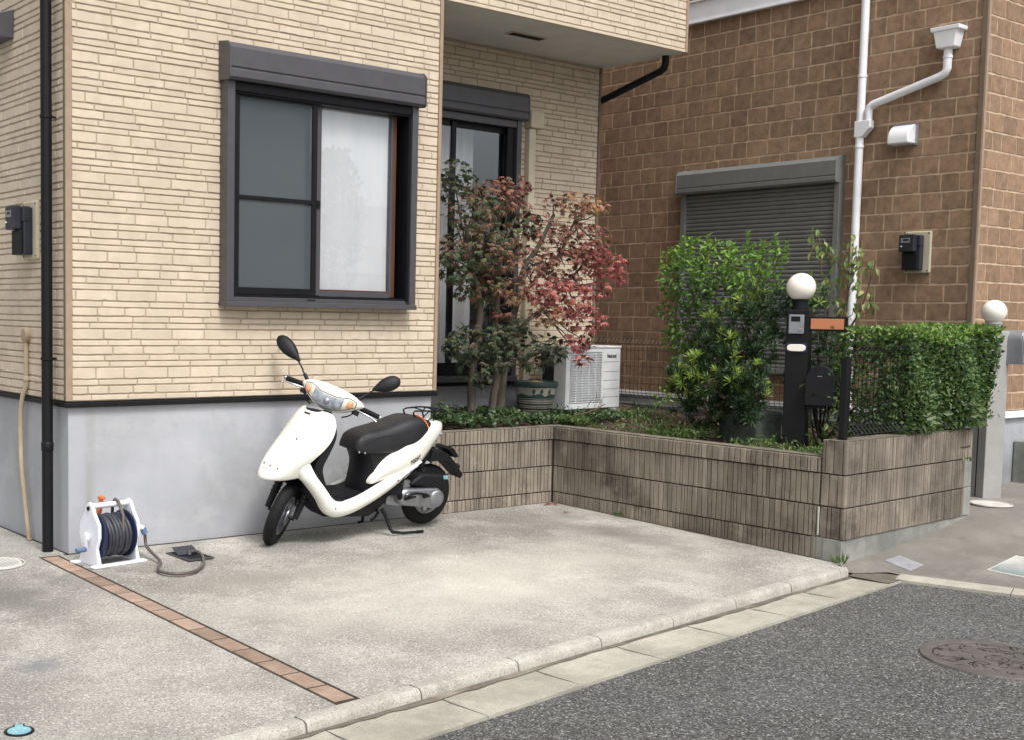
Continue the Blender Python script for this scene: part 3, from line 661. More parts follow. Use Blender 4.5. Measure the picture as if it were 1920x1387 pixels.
# back run (faces the driveway), side run (faces the scooter), front run (faces the neighbour's apron)
mb = MB(); ribs(mb, (2.760, .014, 0), (1, 0, 0), (0, -1, 0), 1.216, low+cap); mb.build('ribbed_face', K['block'], PL)
mb = MB(); ribs(mb, (4.004, .0, 0), (0, -1, 0), (-1, 0, 0), 2.345, [(-.09, .081, 0)]+low[1:]+cap)
ribs(mb, (4.004, -2.353, 0), (0, -1, 0), (-1, 0, 0), .165, [low[1], low[2], high[0]], .05, .07); mb.build('ribbed_face', K['block'], PL)
FD = Vector((1.74, .115, 0)).normalized(); FN = Vector((FD.y, -FD.x, 0)); FO = Vector((3.992, -2.506, 0))
mb = MB(); ribs(mb, FO, FD, FN, 1.66, [low[1], low[2]], .03, .046); ribs(mb, FO, FD, FN, 1.76, high, .03, .046); mb.build('ribbed_face', K['block'], PL)
mb = MB(); mb.box(2.76, 3.99, .016, .11, -.1, .591); mb.box(4.006, 4.10, -2.345, .11, -.12, .591)
mb.box(3.985, 4.006, .011, .105, -.1, .5905)
mb.box(4.007, 4.10, -2.49, -2.3455, .0, .6975)
mb.obox(FO, FD, -FN, (0, 0, 1), (.012, 1.758), (.001, .10), (.0, .701)); mb.build('block_core', K['blockg'], PL)
mb = MB(); mb.box(2.765, 4.0, .0, .112, .5925, .600); mb.box(4.0, 4.104, -2.352, .112, .5925, .600)
mb.box(3.992, 4.11, -2.506, -2.352, .6985, .7055); mb.obox(FO, FD, -FN, (0, 0, 1), (.0, 1.762), (-.008, .108), (.702, .7085)); mb.build('wall_top', K['blocktop'], PL, bevel=.003)
mb = MB(); mb.box(3.990, 4.10, -2.50, -2.30, -.3, .086); mb.obox(FO, FD, -FN, (0, 0, 1), (-.0, 1.80), (-.004, .12), (-.3, .0845)); mb.build('footing', K['cblock'], PL, bevel=.004)
mb = MB(); mb.obox(FO, FD, -FN, (0, 0, 1), (1.665, 1.775), (-.012, .12), (.088, .288)); mb.obox(FO, FD, -FN, (0, 0, 1), (1.665, 1.775), (-.010, .12), (.292, .494)); mb.build('end_block', K['cblock'], PL, bevel=.003)
mb = MB(); mb.box(5.695, 5.755, -2.30, -1.88, -.1, .60); mb.box(5.756, 5.999, -1.93, -1.88, -.1, .60); mb.build('end_wall', K['cblock'], PL)
# white chip of efflorescence / filler in the corner joint
mb = MB(); mb.box(3.982, 3.992, -2.351, -2.345, .10, .28); mb.build('mortar_smear', K['lid'], PL)

# soil
rs_ = random.Random(4)
def soilz(x, y):
    b = .565+.05*max(0, min(1, (y+.6)/1.2)); return b+.014*math.sin(x*7+y*3)+.012*math.sin(y*11-x*4)
mb = MB()
def soilgrid(x0, x1, y0, y1, nx, ny):
    ids = [[mb.vert((x0+(x1-x0)*i/nx, y0+(y1-y0)*j/ny, soilz(x0+(x1-x0)*i/nx, y0+(y1-y0)*j/ny)+rs_.uniform(-.008, .008))) for i in range(nx+1)] for j in range(ny+1)]
    for j in range(ny):
        for i in range(nx): mb.face((ids[j][i], ids[j][i+1], ids[j+1][i+1], ids[j+1][i]))
soilgrid(2.78, 4.06, .10, .93, 24, 14); soilgrid(4.06, 5.71, -2.42, -1.9, 20, 10); soilgrid(4.06, 6.0, -1.9, .93, 30, 42); soilgrid(5.36, 6.0, .92, 3.5, 8, 20)
struct(mb.build('soil', K['soil'], smooth=60))

# boundary wall with a brown wire fence, between the two plots
BW = thing('boundary_wall', 'dark grey coped boundary wall behind the shrubs, under the brown wire fence', 'wall', (6.06, 0, 0))
mb = MB(); mb.box(6.0, 6.11, -1.93, 4.5, -.1, .585); mb.build('wall', K['kerbwall'], BW)
mb = MB(); mb.box(5.985, 6.125, -1.94, 4.5, .587, .655); mb.build('coping', K['kerbwall'], BW, bevel=.006)
def wire_fence(root, A, D, L, zb, zt, pitch, hz, bend, r=.0024, mat_=None):
    A = Vector(A); D = Vector(D).normalized(); Nn = Vector((D.y, -D.x, 0)); mb = MB(); n = int(L/pitch)
    for i in range(n+1):
        p = A+D*(i*pitch)
        mb.tube([p+Nn*bend+Vector((0, 0, zb-.0)), p+Vector((0, 0, zb+.05)), p+Vector((0, 0, zt-.05)), p+Nn*bend+Vector((0, 0, zt))], r, 5)
    for z, o in hz: mb.tube([A+Nn*o+Vector((0, 0, z)), A+D*L+Nn*o+Vector((0, 0, z))], r*1.15, 5)
    return mb.build('wire_panel', mat_ or K['fence'], root)
WF = thing('wire_fence', 'thin brown wire mesh fence standing on the boundary wall', 'fence', (6.05, 0, .655))
wire_fence(WF, (6.03, 3.0, 0), (0, -1, 0), 4.85, .70, 1.25, .05, [(.702, -.035), (.75, 0), (.84, 0), (.99, 0), (1.14, 0), (1.20, 0), (1.248, -.035)], -.035)
for y in (2.2, .35, -1.5):
    mb = MB(); mb.box(6.045, 6.085, y-.02, y+.02, .655, 1.24); mb.build('post', K['fence'], WF, bevel=.003)
# black mesh fence on the front corner
NF = thing('mesh_fence', 'black mesh fence panel with a square post on the front corner of the planter', 'fence', (4.04, -2.46, .70))
mb = MB(); mb.box(4.020, 4.062, -2.478, -2.436, .7, 1.215); mb.build('post', K['black'], NF, bevel=.003)
mb = MB(); mb.box(5.60, 5.642, -2.37, -2.33, .7, 1.215); mb.build('post', K['black'], NF, bevel=.003)
wire_fence(NF, (4.05, -2.487, 0), (1.74, .115, 0), 1.68, .745, 1.285, .05, [(.747, .045), (.772, .022), (.80, 0), (.93, 0), (1.08, 0), (1.23, 0), (1.262, .022), (1.284, .045)], .045, .0026, K['black'])

# ================================================================== FOLIAGE
def V(*a): return Vector(a if len(a) > 1 else a[0])
def add_leaf(mb, kind, p, d, n, L, col):
    """p base, d direction of the blade, n up normal"""
    d = d.normalized(); n = (n-d*n.dot(d)); n = n.normalized() if n.length > 1e-4 else d.orthogonal().normalized(); s = d.cross(n)
    mb.tint = col
    if kind == 'oval':
        w = L*.24; f = .07*L; c = -L*.12
        a = [p, p+d*L*.35+s*w+n*f, p+d*L*.75+s*w*.6+n*(f*.6+c*.5), p+d*L+n*c, p+d*L*.75-s*w*.6+n*(f*.6+c*.5), p+d*L*.35-s*w+n*f, p+d*L*.5+n*c*.2]
        i = [mb.vert(q) for q in a]
        mb.face((i[0], i[1], i[6])); mb.face((i[1], i[2], i[6])); mb.face((i[2], i[3], i[6])); mb.face((i[3], i[4], i[6])); mb.face((i[4], i[5], i[6])); mb.face((i[5], i[0], i[6]))
    elif kind == 'small':
        w = L*.27; i = [mb.vert(q) for q in (p, p+d*L*.45+s*w+n*.05*L, p+d*L-n*.06*L, p+d*L*.45-s*w+n*.05*L)]
        mb.face((i[0], i[1], i[2])); mb.face((i[0], i[2], i[3]))
    elif kind == 'strap':
        w = L*.065; i = [mb.vert(q) for q in (p-s*w*.5, p+s*w*.5, p+d*L*.55+s*w+n*.05*L, p+d*L*.55-s*w+n*.05*L, p+d*L-n*.02*L)]
        mb.face((i[0], i[1], i[2], i[3])); mb.face((i[3], i[2], i[4]))
    elif kind == 'maple':
        o = mb.vert(p+n*.06*L); ring = []
        tips = [(-2.3, .50), (-1.45, .78), (-.72, .95), (0, 1.05), (.72, .95), (1.45, .78), (2.3, .50)]
        for k, (a, r) in enumerate(tips):
            if k:
                am = (a+tips[k-1][0])/2; q = .30*L; ring.append(p+(d*math.cos(am)+s*math.sin(am))*q+n*(-.02*L))
            rr = r*L*.62; ring.append(p+(d*math.cos(a-.13)+s*math.sin(a-.13))*rr*.55+n*(-.07*L)); ring.append(p+(d*math.cos(a)+s*math.sin(a))*rr+n*(-.26*L*r)); ring.append(p+(d*math.cos(a+.13)+s*math.sin(a+.13))*rr*.55+n*(-.07*L))
        ids = [mb.vert(q) for q in ring]
        for a, b in zip(ids, ids[1:]): mb.face((o, a, b))
        mb.face((o, ids[-1], ids[0]))
    elif kind == 'round':
        ids = [mb.vert(p+(d*math.cos(q)+s*math.sin(q))*L*(.5+.06*math.cos(3*q))+n*(.0)) for q in [2*PI*k/7 for k in range(7)]]; o = mb.vert(p-n*.12*L)
        for k in range(7): mb.face((o, ids[k], ids[(k+1) % 7]))
def rcol(r, cols, j=.22):
    c = r.choice(cols); f = r.uniform(1-j, 1+j); return (c[0]*f*r.uniform(.93, 1.07), c[1]*f, c[2]*f*r.uniform(.93, 1.07), 1)
def sph(r):
    while True:
        v = V(r.uniform(-1, 1), r.uniform(-1, 1), r.uniform(-1, 1))
        if .01 < v.length < 1: return v
def scatter(mb, r, kind, clusters, dens, size, cols, shell=.35, squash=(1, 1, 1), out=.6, upb=.5, droop=0, stems=None, stemp=0):
    for (x, y, z, rad, k) in clusters:
        n = max(6, int(dens*(rad/.15)**2.3)); c = V(x, y, z)
        for _ in range(n):
            v = sph(r); v = v.normalized()*(v.length**shell); p = c+V(v.x*rad*squash[0], v.y*rad*squash[1], v.z*rad*squash[2])
            d = (V(v.x, v.y, v.z*.6)*out+sph(r)*.8+V(0, 0, -droop)); nn = V(0, 0, upb)+v*.5+sph(r)*.7
            L = r.uniform(*size); add_leaf(mb, kind, p, d, nn, L, rcol(r, cols[k]))
            if stems is not None and r.random() < stemp: stems.tube([p, p-d.normalized()*L*.5-v*rad*.2], .0012, 4, False)
def limb(mb, pts, r0, r1, n=8, wob=.01, r=random.Random(2)):
    pts = [Vector(p) for p in pts]; out = []; K_ = 5
    P = [pts[0]]+pts+[pts[-1]]
    for i in range(1, len(P)-2):
        for q in range(K_):
            t = q/K_; a, b, c, d = P[i-1:i+3]
            out.append(.5*((2*b)+(-a+c)*t+(2*a-5*b+4*c-d)*t*t+(-a+3*b-3*c+d)*t**3)+sph(r)*wob*(1 if q else 0))
    out.append(pts[-1]); m_ = len(out)-1
    mb.tube(out, [r0+(r1-r0)*i/m_ for i in range(m_+1)], n)
g1, g2, g3 = (.065, .105, .045), (.105, .130, .060), (.050, .075, .042)
MC = {0: [g1, g2, g3, (.080, .095, .055), (.12, .10, .06)], 1: [g2, (.18, .13, .075), (.24, .13, .085), g1, (.15, .14, .07), (.30, .16, .09)],
      2: [(.30, .14, .10), (.24, .11, .09), (.16, .13, .07), (.34, .17, .11)], 3: [(.30, .12, .09), (.24, .09, .075), (.18, .12, .07), (.36, .16, .11)],
      4: [(.42, .24, .15), (.38, .18, .12), (.44, .28, .16), (.26, .17, .10), (.46, .24, .09)], 5: [(.48, .14, .13), (.38, .10, .10), (.56, .22, .18), (.30, .09, .085)]}
# --- left maple
MA = [(3.2, .35, 2.5, .13, 0), (3.13, .35, 2.38, .1, 0), (3.37, .30, 2.22, .19, 1), (3.64, .35, 2.36, .16, 2), (3.83, .40, 2.45, .13, 3), (3.32, .25, 1.93, .22, 1), (3.65, .40, 2.03, .19, 1), (3.16, .22, 1.78, .13, 0), (3.41, .30, 1.69, .18, 1), (3.75, .25, 1.64, .13, 4), (3.99, .40, 2.17, .13, 0), (3.14, .25, 1.92, .1, 2), (4.03, .42, 2.47, .04, 3), (3.95, .45, 2.30, .11, 3), (3.52, .42, 2.40, .12, 1), (3.02, .12, 1.86, .08, 0), (3.55, .2, 1.86, .13, 2)]
ML = [(3.31, .25, 1.24, .15, 0), (3.58, .25, 1.24, .16, 0), (3.37, .25, 1.06, .13, 0), (3.86, .30, 1.22, .16, 0), (3.18, .25, 1.2, .10, 0), (3.77, .25, 1.37, .10, 0), (3.43, .25, .94, .07, 0), (3.60, .22, 1.10, .10, 0), (3.99, .25, 1.08, .09, 0), (4.1, .2, 1.18, .14, 0)]
T1 = thing('maple_tree', 'left maple with dark green and bronze leaves in front of the sliding door', 'tree', (3.42, .33, .6), 'maples by the sliding door')
mb = MB(); rb = random.Random(17)
limb(mb, [(3.42, .33, .58), (3.415, .33, .78), (3.40, .31, 1.02), (3.47, .32, 1.40), (3.46, .33, 1.62), (3.36, .33, 1.85), (3.33, .33, 2.1)], .038, .016, 10, .004)
limb(mb, [(3.62, .33, .58), (3.64, .33, .8), (3.67, .32, 1.0), (3.62, .32, 1.22), (3.66, .34, 1.45), (3.70, .36, 1.75), (3.72, .36, 2.1)], .034, .014, 10, .004)
T1t = mb.build('trunk', K['bark'], T1, smooth=60)
mb = MB()
for (x, y, z, rad, k) in MA+ML:
    tx, ty, tz = min([(3.46, .33, 1.0), (3.45, .33, 1.5), (3.36, .33, 1.85), (3.64, .33, 1.1), (3.67, .34, 1.5), (3.71, .36, 1.95)], key=lambda q: (q[0]-x)**2+(q[2]-.25-z+.3)**2)
    limb(mb, [(tx, ty, tz), ((tx+x)/2, (ty+y)/2, (tz+z)/2-.03), (x, y, z)], .009, .003, 5, .008, rb)
mb.build_each('branch', K['bark'], T1, smooth=60)
mb = MB(); scatter(mb, random.Random(41), 'maple', MA, 96, (.054, .086), MC, .55, (1.2, 1.3, .82), .7, .9, .35)
scatter(mb, random.Random(42), 'maple', ML, 100, (.060, .092), MC, .45, (1.1, 1.1, .85), .7, .9, .35); mb.build('crown', K['maple'], T1)
# --- right maple
MR = [(4.36, .2, 2.33, .13, 4), (4.56, .2, 2.35, .1, 4), (4.68, .18, 2.33, .05, 4), (4.1, .25, 2.13, .15, 3), (4.44, .2, 2.06, .18, 3), (3.96, .25, 1.87, .16, 2), (4.26, .2, 1.84, .18, 3), (4.7, .15, 1.86, .14, 5), (4.21, .12, 1.59, .18, 5), (4.0, .15, 1.64, .14, 5), (4.4, .1, 1.42, .14, 5), (4.29, .1, 1.24, .10, 5), (4.02, .15, 1.46, .12, 4), (4.35, .05, 1.11, .06, 5), (3.7, .3, 1.45, .07, 3), (4.58, .15, 1.66, .1, 5), (4.15, .25, 2.34, .07, 3), (4.85, .15, 1.91, .05, 5), (4.47, .15, 1.25, .08, 1), (4.52, .15, 1.95, .12, 5), (4.86, .15, 1.74, .05, 5)]
T2 = thing('maple_tree', 'right maple with crimson and pink leaves beside the air conditioner', 'tree', (3.86, .45, .6), 'maples by the sliding door')
mb = MB()
limb(mb, [(3.84, .48, .58), (3.85, .46, .9), (3.86, .42, 1.2), (3.90, .38, 1.5), (3.95, .35, 1.8), (4.08, .32, 2.0), (4.2, .28, 2.25)], .042, .014, 10, .005)
limb(mb, [(3.87, .46, 1.05), (3.95, .35, 1.35), (4.1, .28, 1.5), (4.3, .22, 1.7), (4.5, .2, 1.9)], .022, .008, 8, .006)
limb(mb, [(3.9, .4, 1.5), (4.1, .35, 1.75), (4.3, .3, 1.95), (4.4, .25, 2.2), (4.52, .22, 2.34)], .018, .006, 8, .006)
mb.build('trunk', K['bark'], T2, smooth=60)
mb = MB()
for (x, y, z, rad, k) in MR:
    tx, ty, tz = min([(3.9, .38, 1.5), (3.95, .35, 1.8), (4.1, .28, 1.5), (4.3, .22, 1.7), (4.3, .3, 1.95), (4.4, .25, 2.2), (4.2, .28, 2.25)], key=lambda q: (q[0]-x)**2+(q[2]-z)**2)
    limb(mb, [(tx, ty, tz), ((tx+x)/2, (ty+y)/2, (tz+z)/2-.02), (x, y, z)], .008, .0025, 5, .008, rb)
mb.build_each('branch', K['bark'], T2, smooth=60)
mb = MB(); scatter(mb, random.Random(43), 'maple', MR, 106, (.052, .084), MC, .6, (1.22, 1.3, .82), .7, .9, .4); mb.build('crown', K['maple'], T2)

# --- tall green shrub
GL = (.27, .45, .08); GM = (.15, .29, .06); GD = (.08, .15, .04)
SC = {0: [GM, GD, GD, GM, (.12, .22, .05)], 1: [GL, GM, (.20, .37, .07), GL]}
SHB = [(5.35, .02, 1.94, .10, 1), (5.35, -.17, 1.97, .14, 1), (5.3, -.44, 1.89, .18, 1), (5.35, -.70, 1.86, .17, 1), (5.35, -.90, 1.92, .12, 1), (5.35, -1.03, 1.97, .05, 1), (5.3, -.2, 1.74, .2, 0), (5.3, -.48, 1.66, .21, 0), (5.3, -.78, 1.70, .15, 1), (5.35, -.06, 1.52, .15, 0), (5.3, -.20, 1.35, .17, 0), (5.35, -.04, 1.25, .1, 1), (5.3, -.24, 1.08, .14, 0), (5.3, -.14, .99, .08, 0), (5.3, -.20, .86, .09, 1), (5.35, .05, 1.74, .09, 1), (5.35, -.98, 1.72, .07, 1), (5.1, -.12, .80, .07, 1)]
SG = thing('shrub', 'tall bushy light-green shrub with upright shoots in front of the grey shutter', 'shrub', (5.35, -.5, .57))
mb = MB(); r = random.Random(51)
for (x, y, z, rad, k) in SHB: limb(mb, [(5.35+r.uniform(-.05, .05), -.5+r.uniform(-.06, .06), .56), (5.35, (-.5+y)/2, (z+.6)/2), (x, y, z)], .010, .003, 6, .01, r)
SPR = [(5.35, -.34, 2.00, 2.13), (5.33, -.74, 1.98, 2.13), (5.37, -.97, 1.95, 2.10), (5.35, -.09, 1.98, 2.12), (5.4, -.5, 1.98, 2.07), (5.3, -.2, 2.02, 2.10), (5.36, -.86, 1.96, 2.06), (5.35, .05, 1.9, 2.03), (5.3, -.62, 1.95, 2.05), (5.34, -1.09, 1.92, 2.05)]
for x, y, a, b in SPR: mb.tube([(x, y, a-.12), (x, y, b)], .003, 5)
mb.build('stem', K['twig'], SG, smooth=60)
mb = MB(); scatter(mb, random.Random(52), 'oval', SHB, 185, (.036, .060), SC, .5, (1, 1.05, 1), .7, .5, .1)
for x, y, a, b in SPR:
    z = a-.05; q = 0
    while z < b:
        for s in (0, PI): add_leaf(mb, 'oval', V(x, y, z), V(math.cos(q+s), math.sin(q+s), .9), V(0, 0, 1)+sph(r)*.3, r.uniform(.035, .052), rcol(r, SC[1]))
        q += PI/2+.3; z += .013
mb.build('foliage', K['leaf'], SG)
# --- podocarpus with strap leaves
YL = (.46, .60, .12); PM = (.060, .135, .038); PD = (.028, .062, .024)
PC = {0: [PM, PD, PD, (.045, .09, .035), (.05, .08, .035)], 1: [YL, PM, (.18, .27, .07), (.36, .43, .14)], 2: [PM, PD, (.09, .14, .045)]}
POD = [(4.60, -1.35, 1.56, .12, 1), (4.62, -1.52, 1.54, .10, 0), (4.56, -1.20, 1.42, .13, 1), (4.55, -1.42, 1.37, .16, 0), (4.5, -1.04, 1.27, .12, 0), (4.45, -1.22, 1.22, .15, 0), (4.40, -1.42, 1.12, .16, 0), (4.34, -1.02, 1.04, .13, 1), (4.32, -.90, 1.00, .09, 1), (4.30, -1.60, 1.04, .09, 1), (4.36, -1.22, .96, .16, 0), (4.50, -1.54, 1.26, .12, 0), (4.36, -.96, .86, .11, 0), (4.36, -1.52, .93, .13, 0), (4.28, -1.14, 1.10, .09, 1), (4.36, -1.30, 1.28, .07, 1), (4.28, -1.38, 1.12, .09, 1), (4.28, -1.26, 1.0, .09, 1), (4.27, -1.47, .98, .08, 1), (4.38, -1.34, .80, .13, 0), (4.40, -1.12, .77, .12, 0), (4.36, -1.54, .80, .09, 0), (4.30, -1.64, .90, .07, 1), (4.45, -1.08, 1.40, .06, 1)]
PT = thing('podocarpus', 'low dark bush of narrow strap leaves with yellow-green tips, left of the lamp post', 'shrub', (4.62, -1.35, .57))
mb = MB(); r = random.Random(61)
limb(mb, [(4.68, -1.30, .55), (4.66, -1.32, .85), (4.63, -1.36, 1.3)], .035, .015, 8, .005, r)
for (x, y, z, rad, k) in POD: limb(mb, [(4.65, -1.33, min(z-.1, 1.2)), ((x+4.65)/2, (y-1.33)/2, z-.03), (x, y, z)], .009, .003, 6, .006, r)
mb.build('stem', K['bark'], PT, smooth=60)
def tufts(mb, r, cl, dens, cols):
    for (x, y, z, rad, k) in cl:
        for _ in range(max(3, int(dens*(rad/.15)**2))):
            v = sph(r); v = v.normalized()*(v.length**.4); p = V(x, y, z)+v*rad; ax = (v*.8+V(0, 0, .75)+sph(r)*.35).normalized(); u = ax.orthogonal().normalized(); w = ax.cross(u)
            lime = k == 1 and r.random() < .36; cs = [YL, (.40, .52, .12), (.22, .36, .07)] if lime else cols[0 if k == 1 else k]; n = r.randint(13, 20)  # a share of these tufts takes the yellow-green leaf colours
            for i in range(n):
                q = i*2.4; t = i/n; d = ax*(.15+1.1*t)+(u*math.cos(q)+w*math.sin(q))*(1.05-.6*t)
                add_leaf(mb, 'strap', p+ax*.02*t, d, ax, r.uniform(.055, .085)*(1-.3*t), rcol(r, cs, .15))
mb = MB(); tufts(mb, random.Random(62), POD, 52, PC); mb.build('foliage', K['leaf'], PT)
PO2 = [(5.0, -1.50, 1.53, .10, 1), (5.0, -1.60, 1.60, .07, 1), (5.05, -1.70, 1.30, .12, 0), (5.0, -1.74, 1.15, .11, 0), (5.0, -1.5, 1.37, .10, 0), (5.1, -1.9, 1.2, .12, 0), (5.0, -1.55, 1.0, .14, 0)]
P2 = thing('podocarpus', 'strap-leaved bush showing behind the right side of the lamp post', 'shrub', (5.05, -1.65, .57))
mb = MB()
for (x, y, z, rad, k) in PO2: limb(mb, [(5.05, -1.65, .56), (5.04, (y-1.65)/2, z*.6), (x, y, z)], .012, .003, 6, .006, r)
mb.build('stem', K['bark'], P2, smooth=60)
mb = MB(); tufts(mb, random.Random(63), PO2, 40, PC); mb.build('foliage', K['leaf'], P2)
# --- sparse sapling in front of the downpipe
SA = [(5.7, -1.08, 2.12, .07), (5.7, -1.11, 1.99, .08), (5.7, -1.17, 2.05, .06), (5.7, -1.25, 1.99, .08), (5.7, -1.32, 1.9, .08), (5.7, -1.43, 2.06, .06), (5.7, -1.5, 1.9, .07), (5.7, -1.59, 1.86, .06), (5.7, -1.4, 1.74, .08), (5.7, -1.53, 1.68, .07), (5.7, -1.26, 1.74, .07), (5.7, -1.09, 1.80, .06), (5.7, -1.45, 1.54, .08), (5.7, -1.58, 1.56, .05), (5.7, -1.15, 1.66, .07), (5.7, -1.34, 1.49, .07), (5.7, -1.46, 1.98, .06), (5.7, -1.3, 1.6, .06), (5.7, -1.05, 1.55, .06), (5.68, -1.42, 1.86, .06)]
SP = thing('sapling', 'thin sapling with sparse drooping pale leaves in front of the white downpipe', 'tree', (5.65, -1.3, .57))
mb = MB(); r = random.Random(71)
ST = [[(5.65, -1.3, .55), (5.66, -1.28, 1.1), (5.7, -1.2, 1.6), (5.7, -1.12, 2.1)], [(5.66, -1.3, 1.0), (5.68, -1.38, 1.45), (5.7, -1.42, 1.8), (5.7, -1.43, 2.1)], [(5.66, -1.32, 1.2), (5.7, -1.5, 1.5), (5.7, -1.58, 1.75), (5.7, -1.62, 1.9)], [(5.66, -1.3, 1.2), (5.7, -1.15, 1.4), (5.7, -1.05, 1.6)]]
for s in ST: limb(mb, s, .010, .003, 6, .006, r)
for (x, y, z, rad) in SA: limb(mb, [min([q for s in ST for q in s[1:]], key=lambda q: (q[1]-y)**2+(q[2]+.1-z)**2), (x, y+.01, z-.05), (x, y, z)], .004, .0018, 5, .004, r)
mb.build('trunk', K['twig'], SP, smooth=60)
SPC = {0: [(.26, .36, .11), (.18, .28, .08), (.36, .44, .16), (.13, .20, .06), (.42, .38, .16)]}
mb = MB(); scatter(mb, random.Random(72), 'oval', [q+(0,) for q in SA], 78, (.05, .075), SPC, .8, (1, 1, 1), .3, .3, .9); mb.build('foliage', K['leaf'], SP)
# --- clipped hedge along the front run
HG = thing('hedge', 'clipped boxy dark-green hedge with lighter top behind the black mesh fence', 'hedge', (5.1, -2.2, .6))
mb = MB(); r = random.Random(81)
def hedge_top(x): return 1.405+.03*math.sin(x*2.2)+.02*math.sin(x*7)
def hfront(x, z):
    return -2.535+.066*(x-4.05)+max(0, .10*(5.0-x))-.05*math.sin((z-.7)*3.0)+.03*math.sin(x*9+z*6)
HX0, HX1 = 4.70, 5.93
for i in range(20500):
    z0 = .72; t = r.random(); x = r.uniform(HX0, HX1)
    if t < .62:   # front face
        z = r.uniform(z0, hedge_top(x)); y = hfront(x, z)+abs(r.gauss(0, .07)); nn = V(0, -1, .35)
        if x < 4.95 and r.random() < .5: y += .12
    elif t < .84: # top
        y = r.uniform(-2.5, -1.95); z = hedge_top(x)-abs(r.gauss(0, .03)); nn = V(0, -.2, 1)
    else:         # right end and left end
        x = (HX1 if r.random() < .62 else HX0)+r.gauss(0, .04); y = r.uniform(-2.45, -1.95); z = r.uniform(.78, hedge_top(x)); nn = V(1 if x > 5 else -1, -.4, .3)
        if x > 5: x -= .10*(1.4-z)
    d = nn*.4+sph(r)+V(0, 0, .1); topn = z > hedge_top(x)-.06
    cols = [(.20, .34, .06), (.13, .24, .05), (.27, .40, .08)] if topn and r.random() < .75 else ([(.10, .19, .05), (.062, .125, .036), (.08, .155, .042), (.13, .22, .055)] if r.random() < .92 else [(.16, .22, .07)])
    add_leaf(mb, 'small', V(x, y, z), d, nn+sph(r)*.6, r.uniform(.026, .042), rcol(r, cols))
for i in range(34):
    x = r.uniform(4.8, 5.9); add_leaf(mb, 'oval', V(x, hfront(x, .9)-.02, r.uniform(.75, 1.05)), V(r.uniform(-.8, .8), -.4, r.uniform(-.8, .5)), V(0, -1, .3), r.uniform(.045, .08), rcol(r, [(.09, .14, .045), (.13, .18, .06)]))
mb.build('foliage', K['leaf'], HG)
mb = MB()
for i in range(26):
    x = 4.72+i*.038; limb(mb, [(x, -2.25, .58), (x+r.uniform(-.06, .06), -2.28, .9), (x+r.uniform(-.12, .12), -2.3, 1.28)], .007, .003, 5, .012, r)
for i in range(16):
    x = r.uniform(5.0, 5.6); limb(mb, [(x, -2.40, .74), (x+r.uniform(-.15, .15), -2.45, .84+r.uniform(0, .06)), (min(5.7, x+r.uniform(-.2, .2)), -2.36, .90+r.uniform(-.04, .08))], .004, .002, 5, .008, r)
mb.build('stem', K['twig'], HG, smooth=60)

# --- ground cover (uncountable)
mb = MB(); r = random.Random(91); CG = [(.065, .115, .040), (.045, .085, .032), (.09, .14, .05)]
for i in range(2600):   # clover-like leaves by the house
    x = r.uniform(2.80, 4.85); y = r.uniform(.03, .62) if x < 4.1 else r.uniform(-.05, .42)
    if x > 3.98 and y < -.02+(x-3.98)*0: pass
    h = .03+.075*r.random()*(1 if x < 3.9 else .5)+(.10*r.random() if x < 3.1 else 0); p = V(x, y, soilz(x, y)+h)
    add_leaf(mb, 'round', p, sph(r)+V(.01, 0, 0), V(0, -.35, 1)+sph(r)*.45, r.uniform(.022, .042), rcol(r, CG))
tag(mb.build('clover', K['leaf']), 'low dark-green round-leaved ground cover around the maple trunks', 'ground cover', kind='stuff')
mb = MB(); r = random.Random(92); WG = [(.13, .22, .055), (.18, .28, .075), (.09, .155, .045)]
for i in range(6800):
    u = r.random()
    if u < .55: x = 4.12+abs(r.gauss(0, .30)); y = r.uniform(-1.25, .25)
    elif u < .75: x = r.uniform(4.12, 5.5); y = r.uniform(-.1, .5)
    elif u < .9: x = r.uniform(4.12, 4.5); y = r.uniform(-2.35, -1.5)
    else: x = r.uniform(4.2, 5.9); y = r.uniform(-2.2, -1.0)
    if x > 5.9: continue
    den = math.sin(x*5+1)*math.sin(y*4+2)
    if den < -.25 and r.random() < .8: continue
    if x < 4.45 and -.75 < y < -.15 and r.random() < .85: continue
    h = .005+.06*r.random()*(1+max(0, den)); p = V(x, y, soilz(x, y)+h)
    add_leaf(mb, 'small', p, V(r.uniform(-1, 1), r.uniform(-1, 1), r.uniform(.2, 1.4)), V(0, 0, 1)+sph(r)*.7, r.uniform(.016, .034), rcol(r, WG))
for i in range(150):  # blades of grass
    x = r.uniform(4.12, 4.4); y = r.uniform(-2.3, -1.6); add_leaf(mb, 'strap', V(x, y, soilz(x, y)), V(r.uniform(-.5, .5), r.uniform(-.5, .5), 1), sph(r), r.uniform(.04, .09), rcol(r, WG))
tag(mb.build('weeds', K['leaf']), 'bright green feathery weeds growing on the soil behind the planter wall', 'weeds', kind='stuff')
mb = MB(); r = random.Random(93)
for i in range(420):   # taller leafy weeds behind the mailbox
    x = r.uniform(4.5, 5.3); y = r.uniform(-2.2, -1.85)+r.gauss(0, .05); z = .58+r.random()*.42
    add_leaf(mb, 'oval', V(x, y, z), sph(r)+V(0, -.3, 0), V(0, -.4, 1)+sph(r)*.5, r.uniform(.035, .07), rcol(r, [(.08, .13, .04), (.06, .10, .035), (.12, .17, .055)]))
LW = mb.build('leafy_weed', K['leaf']); tag(LW, 'loose leafy weeds growing under the black mailbox', 'weeds', kind='stuff')
mb = MB(); r = random.Random(94)
